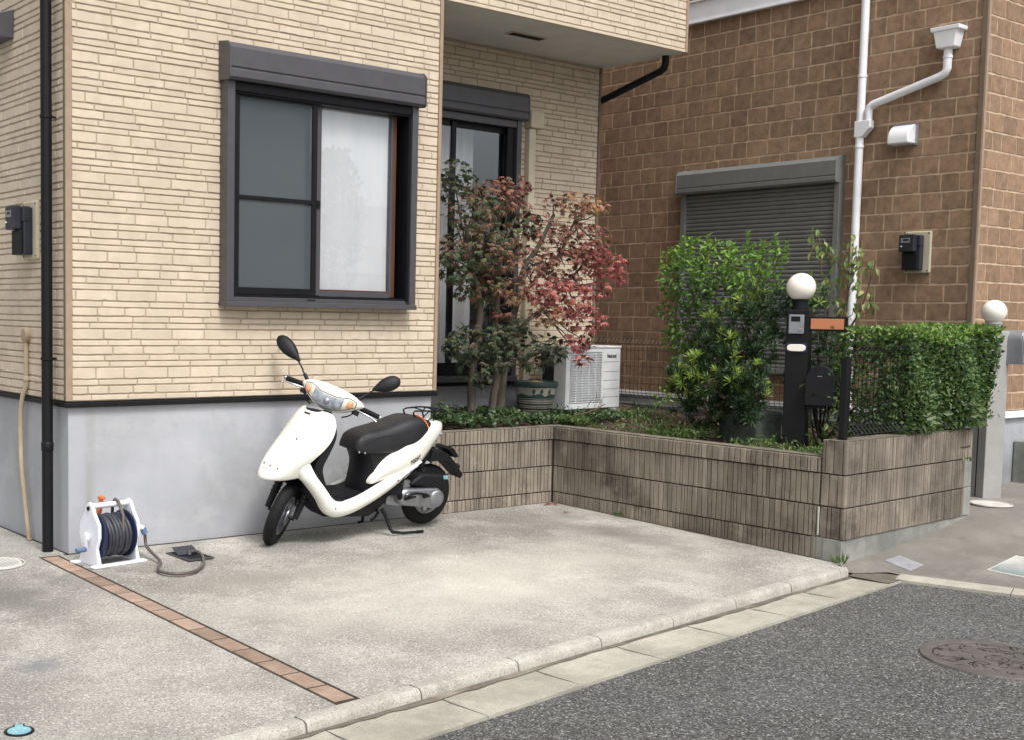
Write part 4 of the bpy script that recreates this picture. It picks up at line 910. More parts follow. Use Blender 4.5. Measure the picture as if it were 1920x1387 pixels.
for (x, y, z, n) in ((4.0-.03, -2.53, -.055, 26), (3.97, -.72, -.01, 30), (5.62, -2.44, .48, 16)):
    for i in range(n): add_leaf(mb, 'strap' if x < 3.98 and y < -2 else 'small', V(x+r.uniform(-.03, .0), y+r.uniform(-.04, .04), z+r.uniform(0, .02)), V(r.uniform(-.6, .1), r.uniform(-.6, .6), r.uniform(.3, 1.5)), sph(r), r.uniform(.03, .09) if y < -2 and x < 4 else r.uniform(.015, .035), rcol(r, WG))
tag(mb.build('crack_weeds', K['leaf']), 'small weeds sprouting from the cracks along the planter wall', 'weeds', kind='stuff')
mb = MB(); r = random.Random(95)
for (x, y) in [(3.86, -.09), (3.90, -.12), (3.82, -.11), (3.93, -.08), (3.88, -.06), (3.72, -.40), (-.30, .62)]:
    add_leaf(mb, 'maple', V(x, y, zd(y)+.012), V(r.uniform(-1, 1), r.uniform(-1, 1), 0), V(0, 0, 1)+sph(r)*.3, .055, rcol(r, [(.30, .10, .06), (.22, .09, .06)]))
tag(mb.build('fallen_leaves', K['maple']), 'few reddish fallen maple leaves in the inner corner of the driveway', 'leaves', kind='stuff')

# ================================================================== SCOOTER
def text_mesh(body, size, name, m, parent, Mx, extr=.0008, shear=0, xs=1.0, bold=0):
    cu = bpy.data.curves.new(name, 'FONT'); cu.body = body; cu.size = size; cu.extrude = extr; cu.shear = shear; cu.offset = bold; cu.align_x = 'CENTER'; cu.align_y = 'CENTER'; cu.resolution_u = 3
    to = bpy.data.objects.new('tmp_text', cu); COL.objects.link(to); dg = bpy.context.evaluated_depsgraph_get(); me = bpy.data.meshes.new_from_object(to.evaluated_get(dg)); bpy.data.objects.remove(to)
    off = Vector(parent['_base']); me.transform(Matrix.Diagonal((xs, 1, 1, 1))); me.transform(Mx); me.transform(Matrix.Translation(-off)); me.name = name
    me.materials.clear(); me.materials.append(m); o = bpy.data.objects.new(name, me); COL.objects.link(o); o.parent = parent; o['_base'] = list(off); return o
SO = V(2.46, -.28, -.006)
SC_ = thing('scooter', 'white motor scooter with black seat leaning on its stand against the grey wall base', 'scooter', (1.85, -.32, -.006))
_F2 = V(-.9986, -.0529, 0); _L2 = V(.0524, -.9889, -.1392); _U2 = V(.0074, -.139, .9903)
SM = Matrix((_F2, _L2, _U2)).transposed().to_4x4(); SM.translation = SO      # (u forward, v left, w up) -> world
# steering: rotate about the raked head axis
_A0 = V(.905, 0, .93); _ax = V(-.40, 0, .917).normalized()
ST_ = SM @ Matrix.Translation(_A0) @ Matrix.Rotation(R(40), 4, _ax) @ Matrix.Translation(-_A0)
def sb_(mb, name, m, parent=SC_, xf=SM, **k): return mb.build(name, m, parent, xf=xf, **k)
def interp(tab, x):
    if x <= tab[0][0]: return tab[0][1]
    for (a, p), (b, q) in zip(tab, tab[1:]):
        if x <= b:
            t = (x-a)/(b-a); return p+(q-p)*t
    return tab[-1][1]
def cr(tab, n=4):     # Catmull-Rom resample of tuples
    P = [tab[0]]+list(tab)+[tab[-1]]; out = []
    for i in range(1, len(P)-2):
        for q in range(n):
            t = q/n; a, b, c, d = P[i-1:i+3]
            out.append(tuple(.5*((2*b[k])+(-a[k]+c[k])*t+(2*a[k]-5*b[k]+4*c[k]-d[k])*t*t+(-a[k]+3*b[k]-3*c[k]+d[k])*t**3) for k in range(len(b))))
    out.append(tuple(tab[-1])); return out
def wheel(name, c, tyre_r, xf, rim_w=.05, spokes=5):
    cu, cw = c; mb = MB(); mb.lathe([(.128, -.030), (.150, -.036), (.180, -.038), (.200, -.028), (tyre_r, -.010), (tyre_r, .010), (.200, .028), (.180, .038), (.150, .036), (.128, .030)], (cu, 0, cw), (0, 1, 0), 48, False)
    w = sb_(mb, name, K['rubber'], xf=xf, smooth=50)
    mb = MB(); mb.lathe([(.112, -.028), (.130, -.033), (.132, -.028), (.120, -.02), (.116, 0), (.120, .02), (.132, .028), (.130, .033), (.112, .028), (.105, 0), (.112, -.028)], (cu, 0, cw), (0, 1, 0), 40, False)
    sb_(mb, 'rim', K['metal'], w, xf, smooth=40)
    mb = MB()
    for i in range(spokes):
        a = 2*PI*i/spokes+.3; d = V(math.cos(a), 0, math.sin(a)); e = V(-math.sin(a), 0, math.cos(a))
        mb.obox((cu, 0, cw), d, e, (0, 1, 0), (.03, .114), (-.011, .011), (-.009, .009))
    mb.lathe([(.036, -.03), (.042, -.02), (.042, .02), (.036, .03)], (cu, 0, cw), (0, 1, 0), 20)
    sb_(mb, 'spokes', K['metal'], w, xf, bevel=.003)
    return w
fw = wheel('front_wheel', (1.203, .190), .212, ST_)
rw = wheel('rear_wheel', (.015, .226), .212, SM)
# --- front fork, fender and brake
mb = MB()
for v in (-.098, .090):
    mb.tube([(1.195, v, .190), (1.155, v, .285), (1.11, v*.95, .385), (1.06, v*.9, .50)], [.019, .024, .024, .020], 12)
    for i in range(6): mb.lathe([(.022, -.007), (.031, 0), (.022, .007)], (1.150-.012*i*1.0, v, .290+.024*i), (-.40, 0, .917), 12)
mb.tube([(1.203, -.09, .190), (1.203, .09, .190)], .011, 10)
sb_(mb, 'fork', K['bplastic'], xf=ST_, smooth=50)
mb = MB(); mb.lathe([(.05, .038), (.062, .042), (.062, .05), (.05, .052)], (1.203, 0, .190), (0, 1, 0), 20); mb.obox((1.17, .055, .24), (1, 0, 0), (0, 1, 0), (0, 0, 1), (-.025, .03), (0, .02), (-.05, .03)); sb_(mb, 'brake_drum', K['metal'], xf=ST_, smooth=40)
mb = MB(); rs = []
for i in range(9):
    a = R(66+i*9-40); u = 1.203+.230*math.cos(a)*-1; w = .190+.230*math.sin(a); rs.append([(u, v, w-abs(v)*.25) for v in (-.05, -.03, 0, .03, .05)])
mb.rings(rs, False); sb_(mb, 'fender', K['bplastic'], xf=ST_, smooth=60)
mb = MB(); mb.tube([(1.10, 0, .44), (.93, 0, .84)], .028, 12); sb_(mb, 'steering_column', K['bplastic'], smooth=40)
# --- front cover: convex shell swept from the neck down to the beak
RW = [(1.075, .850, .085, 1.045, .862), (1.092, .835, .130, 1.018, .858), (1.122, .795, .168, 1.005, .835), (1.175, .730, .190, 1.003, .775), (1.235, .662, .195, 1.030, .700), (1.295, .600, .186, 1.078, .635), (1.350, .535, .170, 1.135, .578), (1.385, .482, .148, 1.185, .520), (1.398, .450, .132, 1.205, .478), (1.392, .436, .122, 1.198, .458), (1.360, .430, .11, 1.190, .452)]
RW = cr(RW, 4); mb = MB(); rs = []; NT = 16
for (uc, wc, hw, us, ws) in RW:
    row = []
    for j in range(NT+1):
        t = -1+2*j/NT; a = abs(t); row.append((uc-(uc-us)*(a**2.0), hw*math.copysign(math.sin(a*PI/2)**.92, t) if t else 0, wc+(ws-wc)*(a**2.0)))
    rs.append(row)
ids = mb.rings(rs, False)
# inward return edges for thickness
for col_ in (0, NT):
    sgn = -1 if col_ == 0 else 1; r2 = [mb.vert((p[col_][0]-.012, p[col_][1]-sgn*.022, p[col_][2]-.012)) for p in rs]
    for i in range(len(rs)-1): mb.face((ids[i][col_], ids[i+1][col_], r2[i+1], r2[i]))
topi = [mb.vert((p[0]-.03, p[1]*.9, p[2]-.02)) for p in rs[0]]; boti = [mb.vert((p[0]-.03, p[1]*.85, p[2]+.0)) for p in rs[-1]]
for i in range(NT): mb.face((ids[0][i], ids[0][i+1], topi[i+1], topi[i])); mb.face((ids[-1][i+1], ids[-1][i], boti[i], boti[i+1]))
fc = sb_(mb, 'front_cover', K['paint'], smooth=50)
def on_cover(s_, t, lift=.0012):
    i = s_*(len(RW)-1); k = int(min(i, len(RW)-2)); f = i-k; q = tuple(RW[k][n]*(1-f)+RW[k+1][n]*f for n in range(5)); a = abs(t)
    return V(q[0]-(q[0]-q[3])*a**2+lift, q[2]*(math.copysign(math.sin(a*PI/2)**.92, t) if t else 0)+lift*.3*(1 if t > 0 else -1), q[1]+(q[4]-q[1])*a**2+lift*.6)
mb = MB()     # V-shaped panel seam
for sg in (-1, 1):
    pth = [on_cover(.16+.50*k/14, sg*(.72-.62*k/14), .0006) for k in range(15)]; mb.tube(pth, .0013, 4)
mb.tube([on_cover(.66, -.10+.2*k/5, .0006) for k in range(6)], .0013, 4)
sb_(mb, 'panel_seam', K['seamg'], fc, smooth=60)
mb = MB()
for s_, t in ((.36, .20), (.62, .10), (.64, .34), (.62, -.12)): mb.ball(on_cover(s_, t, .001), .006, .005, .006, 8, 6)
mb.build_each('screw', K['decal'], fc, xf=SM, smooth=60)
mb = MB()
a = on_cover(.10, -.10, .002); b = on_cover(.10, .12, .002); mb.tube([a, (a+b)/2+V(.001, 0, 0), b], .005, 6); sb_(mb, 'air_slot', K['black'], fc, smooth=60)
mb = MB()     # small faint wing-like emblem
for k in range(6):
    for q in range(3):
        t0 = .02+.10*q+.0; p0 = on_cover(.44+.02*k, t0+.04, .0012); p1 = on_cover(.445+.02*k, t0+.075-.004*k, .0012); mb.tube([p0, p1], .0013, 4)
sb_(mb, 'emblem', K['metal'], fc, smooth=60)
# --- side frames: leg shield edge running down, under the floor and up to the tail (both sides)
outer = [(1.222, .500), (1.200, .456), (1.175, .432), (1.125, .375), (1.075, .315), (1.040, .262), (1.000, .220), (.945, .196), (.870, .194), (.740, .222), (.585, .280), (.430, .357), (.330, .425), (.258, .474), (.205, .500)]
inner = [(1.165, .580), (1.145, .540), (1.110, .478), (1.045, .403), (1.010, .360), (.985, .332), (.955, .310), (.920, .298), (.860, .297), (.740, .325), (.610, .372), (.480, .423), (.375, .454), (.290, .482), (.225, .503)]
oi = cr([a+b for a, b in zip(outer, inner)], 4)
for sg in (1, -1):
    mb = MB(); rs = []
    for k, (ou, ow, iu, iw) in enumerate(oi):
        f = k/(len(oi)-1); v = (.150+.052*math.sin(min(1, f*3.0)*PI/2))*(1 if f < .6 else 1-.28*(f-.6)/.4)
        mu, mw = (ou+iu)/2, (ow+iw)/2
        if sg < 0: iw -= .035*min(1, f*2.5)
        rs.append([(iu, sg*(v-.034), iw), (iu, sg*(v-.008), iw), (iu+(ou-iu)*.15, sg*(v+.0), iw+(ow-iw)*.15), (mu, sg*(v+.006), mw), (iu+(ou-iu)*.85, sg*(v-.006), iw+(ow-iw)*.85), (ou, sg*(v-.028), ow), (ou, sg*(v-.06), ow), (mu, sg*(v-.05), mw)])
    mb.rings(rs); sb_(mb, 'side_skirt', K['paint'], smooth=40)
mb = MB()
for u, w in ((.955, .262), (.44, .40), (.40, .375)): mb.ball((u, .206-(.02 if u < .6 else 0), w), .006, .004, .006, 8, 6)
mb.build_each('screw', K['decal'], SC_, xf=SM, smooth=60)
# --- inner leg shield, floor board, under-seat body, belly (black plastic)
mb = MB(); rs = []
for (u, w, hw) in cr([(1.00, .845, .10), (.985, .78, .165), (.985, .70, .178), (1.03, .60, .180), (1.06, .52, .172), (1.035, .44, .170), (.985, .36, .170), (.93, .305, .172)], 3):
    rs.append([(u, -hw, w), (u-.02, -hw*.55, w), (u-.028, 0, w), (u-.02, hw*.55, w), (u, hw, w), (u+.05, hw*.9, w+.01), (u+.05, -hw*.9, w+.01)])
mb.rings(rs); sb_(mb, 'leg_shield', K['bplastic'], smooth=40)
mb = MB(); rs = []
for (u, w, hw) in cr([(.975, .335, .165), (.92, .300, .172), (.80, .298, .175), (.68, .305, .172), (.56, .35, .168), (.46, .40, .160)], 4): rs.append([(u, -hw, w), (u, -hw*.5, w+.002), (u, 0, w+.003), (u, hw*.5, w+.002), (u, hw, w), (u, hw*.95, w-.05), (u, -hw*.95, w-.05)])
mb.rings(rs); fl = sb_(mb, 'floor_board', K['bplastic'], smooth=40)
mb = MB()
for i in range(7): mb.obox((0, 0, 0), (1, 0, 0), (0, 1, 0), (0, 0, 1), (.70, .92), (-.12+.04*i-.005, -.12+.04*i+.005), (.300, .3045))
sb_(mb, 'floor_rib', K['bplastic'], fl)
mb = MB(); rs = []
for (w, uf, ub, hw) in cr([(.285, .665, .35, .135), (.36, .665, .34, .132), (.43, .658, .33, .125), (.50, .662, .30, .120), (.56, .690, .28, .118), (.600, .712, .25, .116)], 3):
    rs.append([(uf-.05, -hw, w), (uf-.012, -hw*.7, w), (uf, 0, w), (uf-.012, hw*.7, w), (uf-.05, hw, w), (ub, hw, w), (ub, -hw, w)])
mb.rings(rs); sb_(mb, 'under_seat_cover', K['bplastic'], smooth=40)
mb = MB(); rs = []
for (u, wt, wb, hw) in [(1.165, .50, .47, .10), (1.10, .46, .33, .125), (1.03, .38, .235, .125), (.94, .30, .172, .125), (.70, .29, .148, .125), (.56, .30, .135, .11), (.47, .32, .175, .09), (.36, .36, .25, .07)]:
    rs.append([(u, -hw, wt), (u, hw, wt), (u, hw, (wt+wb)/2), (u, hw*.6, wb), (u, -hw*.6, wb), (u, -hw, (wt+wb)/2)])
mb.rings(rs); sb_(mb, 'belly_cover', K['bplastic'], smooth=30, bevel=.006)
# --- tail body (white)
TB = [(.640, .395, .378, .155), (.615, .445, .376, .166), (.560, .510, .386, .170), (.490, .562, .398, .170), (.390, .615, .414, .165), (.300, .655, .430, .156), (.215, .695, .462, .142), (.140, .735, .520, .124), (.07, .752, .590, .104), (.01, .748, .640, .080), (-.022, .735, .668, .052), (-.030, .715, .69, .02)]
mb = MB(); rs = []
for (u, wt, wb, hw) in cr(TB, 4):
    h = wt-wb; row = []
    prof_ = [(.55, 1.0), (.86, .94), (.98, .72), (1.0, .5), (.97, .3), (.88, .1), (.70, 0)]
    for sg in (1, -1):
        pp = prof_ if sg == 1 else prof_[::-1]
        for a, b in pp: row.append((u, sg*hw*a, wb+h*b))
    rs.append(row)
mb.rings(rs); tb = sb_(mb, 'tail_body', K['paint'], smooth=50)
mb = MB(); mb.rings([[(u, sgx*v, w) for u, v, w in q] for sgx in (1,) for q in ([(-.026, .045, .705), (-.026, -.045, .705), (-.02, -.06, .675), (-.02, .06, .675)], [(-.036, .035, .702), (-.036, -.035, .702), (-.032, -.05, .678), (-.032, .05, .678)])]); sb_(mb, 'tail_lamp', K['redl'], tb, bevel=.004)
mb = MB()
for sg in (1, -1): mb.ball((.022, sg*.082, .668), .026, .012, .012, 12, 8)
mb.build_each('rear_signal', K['lens'], tb, xf=SM, smooth=60)
TM = SM @ Matrix.Translation((.278, .1545, .484)) @ Matrix(((-.87, -.49, 0, 0), (0, 0, 1, 0), (-.49*-1*.0-.0+.0, 0, 0, 0), (0, 0, 0, 1)))
e1 = V(-.887, -.03, .46).normalized(); e2 = V(.46, 0, .887).normalized(); e3 = e1.cross(e2); e3 = e3 if e3.y > 0 else -e3
TM = Matrix((e1, e2, e3)).transposed().to_4x4(); TM.translation = V(.285, .1605, .520); TM = SM @ TM
text_mesh('TODAY', .034, 'lettering', K['decal'], tb, TM, .0012, .35, .78, .0012)
# --- seat
ST2 = [(.750, .635, .607, .064), (.743, .650, .590, .086), (.715, .682, .581, .108), (.665, .704, .577, .120), (.600, .716, .575, .128), (.520, .730, .574, .133), (.440, .748, .577, .138), (.360, .772, .592, .140), (.280, .788, .622, .138), (.200, .784, .655, .124), (.125, .764, .685, .100), (.080, .738, .700, .060)]
mb = MB(); rs = []
for (u, wt, wb, hw) in cr(ST2, 4):
    h = wt-wb; row = []
    pr_ = [(.35, 1.0), (.66, .97), (.84, .86), (.93, .66), (1.0, .3), (1.0, .06), (.93, 0)]
    for sg in (1, -1):
        for a, b in (pr_ if sg == 1 else pr_[::-1]): row.append((u, sg*hw*a, wb+h*b))
    rs.append(row)
mb.rings(rs); seat = sb_(mb, 'seat', K['vinyl'], smooth=60)
mb = MB()
for sg in (1, -1): mb.tube([(u, sg*.125, w) for u, w in cr([(.69, .65), (.64, .672), (.57, .682), (.49, .690), (.41, .700), (.32, .715), (.24, .715)], 4)], .0016, 5)
sb_(mb, 'seam', K['black'], seat, smooth=60)
mb = MB(); mb.tube([(.195, .09, .780), (.175, .108, .750), (.165, .118, .722)], .006, 6); mb.tube([(.198, .085, .784), (.205, .0, .792)], .006, 6); sb_(mb, 'seat_tear', K['orangep'], seat, smooth=60)
mb = MB(); mb.ball((.725, .102, .585), .008, .006, .008, 8, 6); mb.ball((.690, .118, .581), .008, .006, .008, 8, 6); mb.build_each('hook_screw', K['metal'], SC_, xf=SM, smooth=60)
# --- rear carrier
mb = MB(); r_ = .0058
mb.tube([(.23, .055, .775), (.255, .05, .815), (.235, .048, .825), (.10, .07, .825), (-.03, .06, .818), (-.055, .03, .815), (-.055, -.03, .815), (-.03, -.06, .818), (.10, -.07, .825), (.235, -.048, .825), (.255, -.05, .815), (.23, -.055, .775)], r_, 8)
mb.tube([(.06, .05, .745), (.075, .055, .79), (.05, .06, .822)], r_, 8); mb.tube([(.06, -.05, .745), (.075, -.055, .79), (.05, -.06, .822)], r_, 8)
mb.tube([(.10, .03, .75), (.03, .045, .79), (-.05, .02, .815)], .0045, 8); mb.tube([(.10, -.03, .75), (.03, -.045, .79), (-.05, -.02, .815)], .0045, 8)
mb.tube([(.16, .065, .825), (.16, -.065, .825)], .0045, 8); mb.tube([(.05, .065, .823), (.05, -.065, .823)], .0045, 8)
sb_(mb, 'carrier', K['black'], smooth=50)
# --- rear mudguard and number-plate holder
mb = MB(); rs = []
for (u, w, hw, th) in [(.05, .55, .07, .06), (-.03, .545, .075, .05), (-.10, .515, .075, .03), (-.18, .445, .072, .014), (-.275, .355, .055, .008)]:
    rs.append([(u, -hw, w), (u, hw, w), (u+.02, hw, w-th-.02), (u+.02, -hw, w-th-.02)])
mb.rings(rs); mg = sb_(mb, 'mudguard', K['bplastic'], bevel=.006)
mb = MB(); mb.prism([(-.085, -.075, .552), (-.13, -.075, .56), (-.195, -.075, .492), (-.155, -.075, .488)], (0, .15, 0)); mb.ball((-.255, .0, .405), .02, .03, .02, 12, 8); sb_(mb, 'plate_holder', K['black'], mg, bevel=.003)
# --- engine, air box, kick lever
mb = MB(); n = 28; pts = []
for (u, w, r_e) in ((.285, .262, .062), (.015, .226, .080)):
    pass
def stad(c0, r0, c1, r1, n=14):
    out = [(c0[0]+r0*math.cos(PI/2-.06-PI*0-(-i*PI/n)), c0[1]+r0*math.sin(PI/2-.06+i*PI/n)) for i in range(n+1)] if False else []
    ang = math.atan2(c1[1]-c0[1], c1[0]-c0[0])
    for i in range(n+1): a = ang+PI/2+PI*i/n; out.append((c0[0]+r0*math.cos(a), c0[1]+r0*math.sin(a)))
    for i in range(n+1): a = ang-PI/2+PI*i/n; out.append((c1[0]+r1*math.cos(a), c1[1]+r1*math.sin(a)))
    return out
O2 = stad((.290, .255), .058, (.030, .228), .072)
cx_, cz_ = .16, .24
mb.rings([[(cx_+(a-cx_)*s, v, cz_+(b-cz_)*s) for a, b in O2] for v, s in ((.045, 1.04), (.095, 1.04), (.112, 1.0), (.124, .93), (.130, .82))])
en = sb_(mb, 'engine_cover', K['metal'], smooth=40)
mb = MB(); mb.lathe([(.060, .124), (.060, .136), (.050, .144), (.02, .146)], (.025, 0, .228), (0, 1, 0), 28); mb.lathe([(.030, .122), (.030, .134), (.022, .140)], (.285, 0, .258), (0, 1, 0), 20); mb.obox((.12, .10, .165), (1, 0, 0), (0, 1, 0), (0, 0, 1), (-.015, .015), (0, .03), (-.012, .02)); mb.build_each('cover_boss', K['metal'], en, xf=SM, smooth=40, bevel=.002)
mb = MB(); mb.ball((.345, .115, .268), .02, .016, .028, 12, 8); mb.tube([(.325, .142, .262), (.31, .150, .275), (.26, .152, .288), (.20, .152, .283), (.14, .152, .272)], [.012, .010, .009, .008, .008], 8); mb.tube([(.165, .150, .258), (.12, .152, .262)], .012, 8); mb.tube([(.325, .142, .25), (.24, .150, .265)], .008, 8)
sb_(mb, 'kick_lever', K['black'], smooth=50)
mb = MB(); mb.prism([(.270, .02, .335), (.230, .02, .372), (.155, .02, .405), (.06, .02, .395), (-.05, .02, .380), (-.080, .02, .350), (-.075, .02, .265), (-.03, .02, .262), (.03, .02, .295), (.20, .02, .325)], (0, .10, 0))
ab = sb_(mb, 'air_cleaner', K['bplastic'], bevel=.018, bseg=3, smooth=50)
mb = MB(); mb.prism([(-.02, .1205, .385), (-.06, .1205, .380), (-.068, .1205, .355), (-.03, .1205, .357)], (0, .0015, 0)); sb_(mb, 'sticker', K['bluelid'], ab)
mb = MB(); mb.rings([[(.42, -.06, .38), (.42, .06, .38), (.42, .07, .20), (.42, -.07, .20)], [(.30, -.06, .36), (.30, .08, .36), (.30, .08, .18), (.30, -.07, .18)], [(.18, -.05, .33), (.18, .05, .33), (.18, .05, .20), (.18, -.05, .20)]])
mb.obox((.25, .07, .345), (1, 0, 0), (0, 1, 0), (0, 0, 1), (0, .09), (0, .03), (-.03, .02)); sb_(mb, 'engine_block', K['metal'], bevel=.008)
mb = MB(); mb.tube([(.30, -.10, .20), (.12, -.12, .22), (-.05, -.125, .26), (-.17, -.125, .29)], [.02, .042, .045, .035], 14); sb_(mb, 'muffler', K['black'], smooth=50)
mb = MB(); mb.tube([(.14, .06, .44), (.12, .07, .50), (.10, .07, .56)], .018, 10); sb_(mb, 'shock_absorber', K['black'], smooth=50)
# --- stands
mb = MB()
mb.tube([(.475, .09, .185), (.455, .11, .15), (.43, .15, .06), (.425, .17, .045)], [.014, .013, .012, .012], 8); mb.tube([(.425, .17, .045), (.36, .19, .038), (.20, .20, .034)], [.012, .009, .008], 8); mb.tube([(.235, .199, .035), (.185, .201, .033)], .011, 8)
sb_(mb, 'side_stand', K['black'], smooth=50)
mb = MB(); mb.tube([(.49, -.08, .17), (.45, -.12, .10), (.43, -.14, .03), (.46, -.15, .022)], .011, 8); mb.tube([(.49, .07, .17), (.50, 0, .165), (.49, -.08, .17)], .011, 8); mb.tube([(.47, .06, .16), (.49, .05, .115), (.52, .05, .10)], .010, 8)
sb_(mb, 'centre_stand', K['black'], smooth=50)
# --- handlebar cover, lamps
HC = V(.925, -.008, .935)
tilt = Matrix.Rotation(R(-24), 4, 'Y')      # face leans back with the steering axis
HX = ST_ @ Matrix.Translation(HC) @ tilt
def headp(v, b, k=1.0):
    """b: angle around the shell; 0 = straight ahead, +90 = top"""
    a = abs(v)/.215; s = math.sqrt(max(0, 1-a**2.6)); top = .068*(1-.30*a*a)+.004; bot = .094*(1-.10*a)*(1-.62*a**2.2)
    cz = .022*a*a; h = (top if b > 0 else bot)*max(s, .10)
    q = math.sin(b); return V((.085*math.copysign(abs(math.cos(b))**.8, math.cos(b))*max(s, .12)*k-.055*a*a*1.0, v*(1+(k-1)*.6), cz+h*math.copysign(abs(q)**.95, q)*k))
mb = MB(); rs = []
for i in range(33):
    v = -.215+.43*i/32; v = .215*math.sin(PI/2*(v/.215)); rs.append([headp(v, 2*PI*j/28-PI) for j in range(28)])
mb.rings(rs); hb = sb_(mb, 'handlebar_cover', K['paint'], xf=HX, smooth=60)
def lens(name, m, v0, v1, blo, bhi, k, parent, nv=16, nb=8, rim=None):
    mb = MB(); rs = []
    for i in range(nv+1):
        v = v0+(v1-v0)*i/nv; lo, hi = blo(v), bhi(v); rs.append([headp(v, lo+(hi-lo)*j/nb, k) for j in range(nb+1)])
    mb.rings(rs, False)
    e = [r[0] for r in rs]+[rs[-1][j] for j in range(1, nb+1)]+[r[-1] for r in rs[::-1]][1:]+[rs[0][j] for j in range(nb-1, 0, -1)]
    e2 = [V(p.x-.008, p.y, p.z) for p in e]; i1 = [mb.vert(p) for p in e]; i2 = [mb.vert(p) for p in e2]
    for i in range(len(e)): j = (i+1) % len(e); mb.face((i1[i], i1[j], i2[j], i2[i]))
    o = sb_(mb, name, m, parent, HX, smooth=60)
    return o, e
LO = lambda v: R(-62)+R(22)*(abs(v)/.17)**2.2
HI = lambda v: R(2)+R(34)*max(0, (abs(v)/.17-.35)/.65)**1.1-R(20)*max(0, abs(v)/.17-.78)/.22
hl, e = lens('lamp_housing', K['lensw'], -.172, .172, lambda v: LO(v), lambda v: HI(v), 1.012, hb, 24)
mb = MB(); mb.tube(e+[e[0]], .0024, 5); sb_(mb, 'gasket', K['black'], hl, HX, smooth=60)
lens('headlight', K['lens'], -.098, .098, lambda v: LO(v)+R(6), lambda v: HI(v)-R(5), 1.03, hb)
mb = MB(); q = headp(0, R(-24), 1.035); mb.ball(q, .008, .019, .019, 16, 10); sb_(mb, 'bulb_shield', K['metal'], hl, HX, smooth=60)
for sg in (1, -1):
    mb = MB(); q = headp(sg*.138, R(-14), 1.02); mb.ball(q, .014, .022, .026, 14, 10); sb_(mb, 'turn_signal', K['amber'], hb, HX, smooth=60)
for sg in (1, -1):
    mb = MB(); a = V(-.05, sg*.195, .010); b = V(-.068, sg*.322, .006)
    mb.tube([a, b], .0165, 14); mb.lathe([(.021, 0), (.021, .008)], a+V(0, 0, 0), (0, sg, 0), 14)
    g_ = sb_(mb, 'grip', K['rubber'], xf=HX, smooth=50)
    mb = MB(); mb.lathe([(.012, 0), (.014, .004), (.014, .012), (.009, .016)], b, (-.02, sg*.15, 0), 12); sb_(mb, 'bar_end', K['metal'], g_, HX, smooth=50)
    mb = MB(); mb.tube([(-.02, sg*.175, -.012), (.005, sg*.22, -.018), (.002, sg*.29, -.022), (-.012, sg*.318, -.030), (-.012, sg*.328, -.034)], [.006, .006, .005, .005, .007], 8); sb_(mb, 'brake_lever', K['steel'], xf=HX, smooth=50)
    mb = MB(); mb.obox((-.03, sg*.18, -.02), (1, 0, 0), (0, 1, 0), (0, 0, 1), (-.02, .02), (-.02, .02), (-.025, .012)); mb.tube([(-.02, sg*.17, -.04), (-.01, sg*.15, -.07), (-.04, sg*.11, -.09)], .005, 6); sb_(mb, 'lever_bracket', K['black'], xf=HX, bevel=.003)
# mirrors
for base, mid, c, tip in ((V(-.02, -.190, .046), V(-.05, -.305, .139), V(-.07, -.412, .190), V(-.07, -.496, .232)), (V(-.02, .172, .060), V(-.05, .234, .163), V(-.07, .300, .243), V(-.07, .362, .288))):
    mb = MB(); st = mid+(c-mid)*.30; mb.tube([base-(mid-base).normalized()*.02, base+(mid-base)*.25], .012, 10); mb.tube([base, mid, st], .0052, 8); mr_ = sb_(mb, 'mirror_stalk', K['black'], xf=HX, smooth=50)
    ax = (tip-mid).normalized(); nrm = V(1, 0, .1); nrm = (nrm-ax*nrm.dot(ax)).normalized(); sd = ax.cross(nrm); Lm = (tip-mid).length*1.02; mb = MB(); rs = []
    for t, w, th in ((-.02, .008, .008), (.05, .014, .013), (.15, .022, .018), (.30, .037, .024), (.48, .047, .027), (.66, .049, .026), (.82, .043, .022), (.93, .030, .015), (.985, .014, .008), (1.0, .004, .003)):
        o_ = mid+ax*(-.02+t*Lm)
        rs.append([o_+sd*math.cos(2*PI*k/20)*w+nrm*math.sin(2*PI*k/20)*th*(1 if math.sin(2*PI*k/20) > 0 else .35) for k in range(20)])
    mb.rings(rs); sb_(mb, 'mirror', K['bplastic'], mr_, HX, smooth=50)

# ================================================================== HOSE REEL
HR = thing('hose_reel', 'white garden hose reel wound with dark hose standing by the black downpipe', 'hose reel', (.15, -.33, -.008))
RM = Matrix.Translation((-.031, -.457, -.009)) @ Matrix.Rotation(R(8.4), 4, 'Z')     # local x along the axle, y away from the street
def rb_(mb, name, m, parent=HR, **k): return mb.build(name, m, parent, xf=RM, **k)
SWD = .345
for x in (.045, .300):
    mb = MB(); th = .022
    ol = [(.135-.10, .03), (.135-.105, .0), (.135+.105, .0), (.135+.10, .03), (.135+.078, .10), (.135+.105, .17), (.135+.10, .24), (.135+.05, .305), (.135+.03, .345), (.135, .362), (.135-.03, .345), (.135-.05, .305), (.135-.10, .24), (.135-.105, .17), (.135-.078, .10)]
    if x > .1: pts = ol
    mb.prism([(x, a, b) for a, b in ol], (th, 0, 0)); s_ = rb_(mb, 'side_frame', K['reelw'], bevel=.008, bseg=3, smooth=50)
    mb = MB(); q = x-.003 if x < .1 else x+th+.003
    mb.lathe([(.012, -.004), (.012, .004)], (q, .135, .325), (1, 0, 0), 14); rb_(mb, 'socket', K['black'], s_, smooth=40)
mb = MB(); mb.obox((0, 0, 0), (1, 0, 0), (0, 1, 0), (0, 0, 1), (.0, .355), (.005, .055), (.0, .014)); mb.obox((0, 0, 0), (1, 0, 0), (0, 1, 0), (0, 0, 1), (.0, .355), (.215, .265), (.0, .014)); mb.build_each('foot_bar', K['reelw'], HR, xf=RM, bevel=.006, bseg=3)
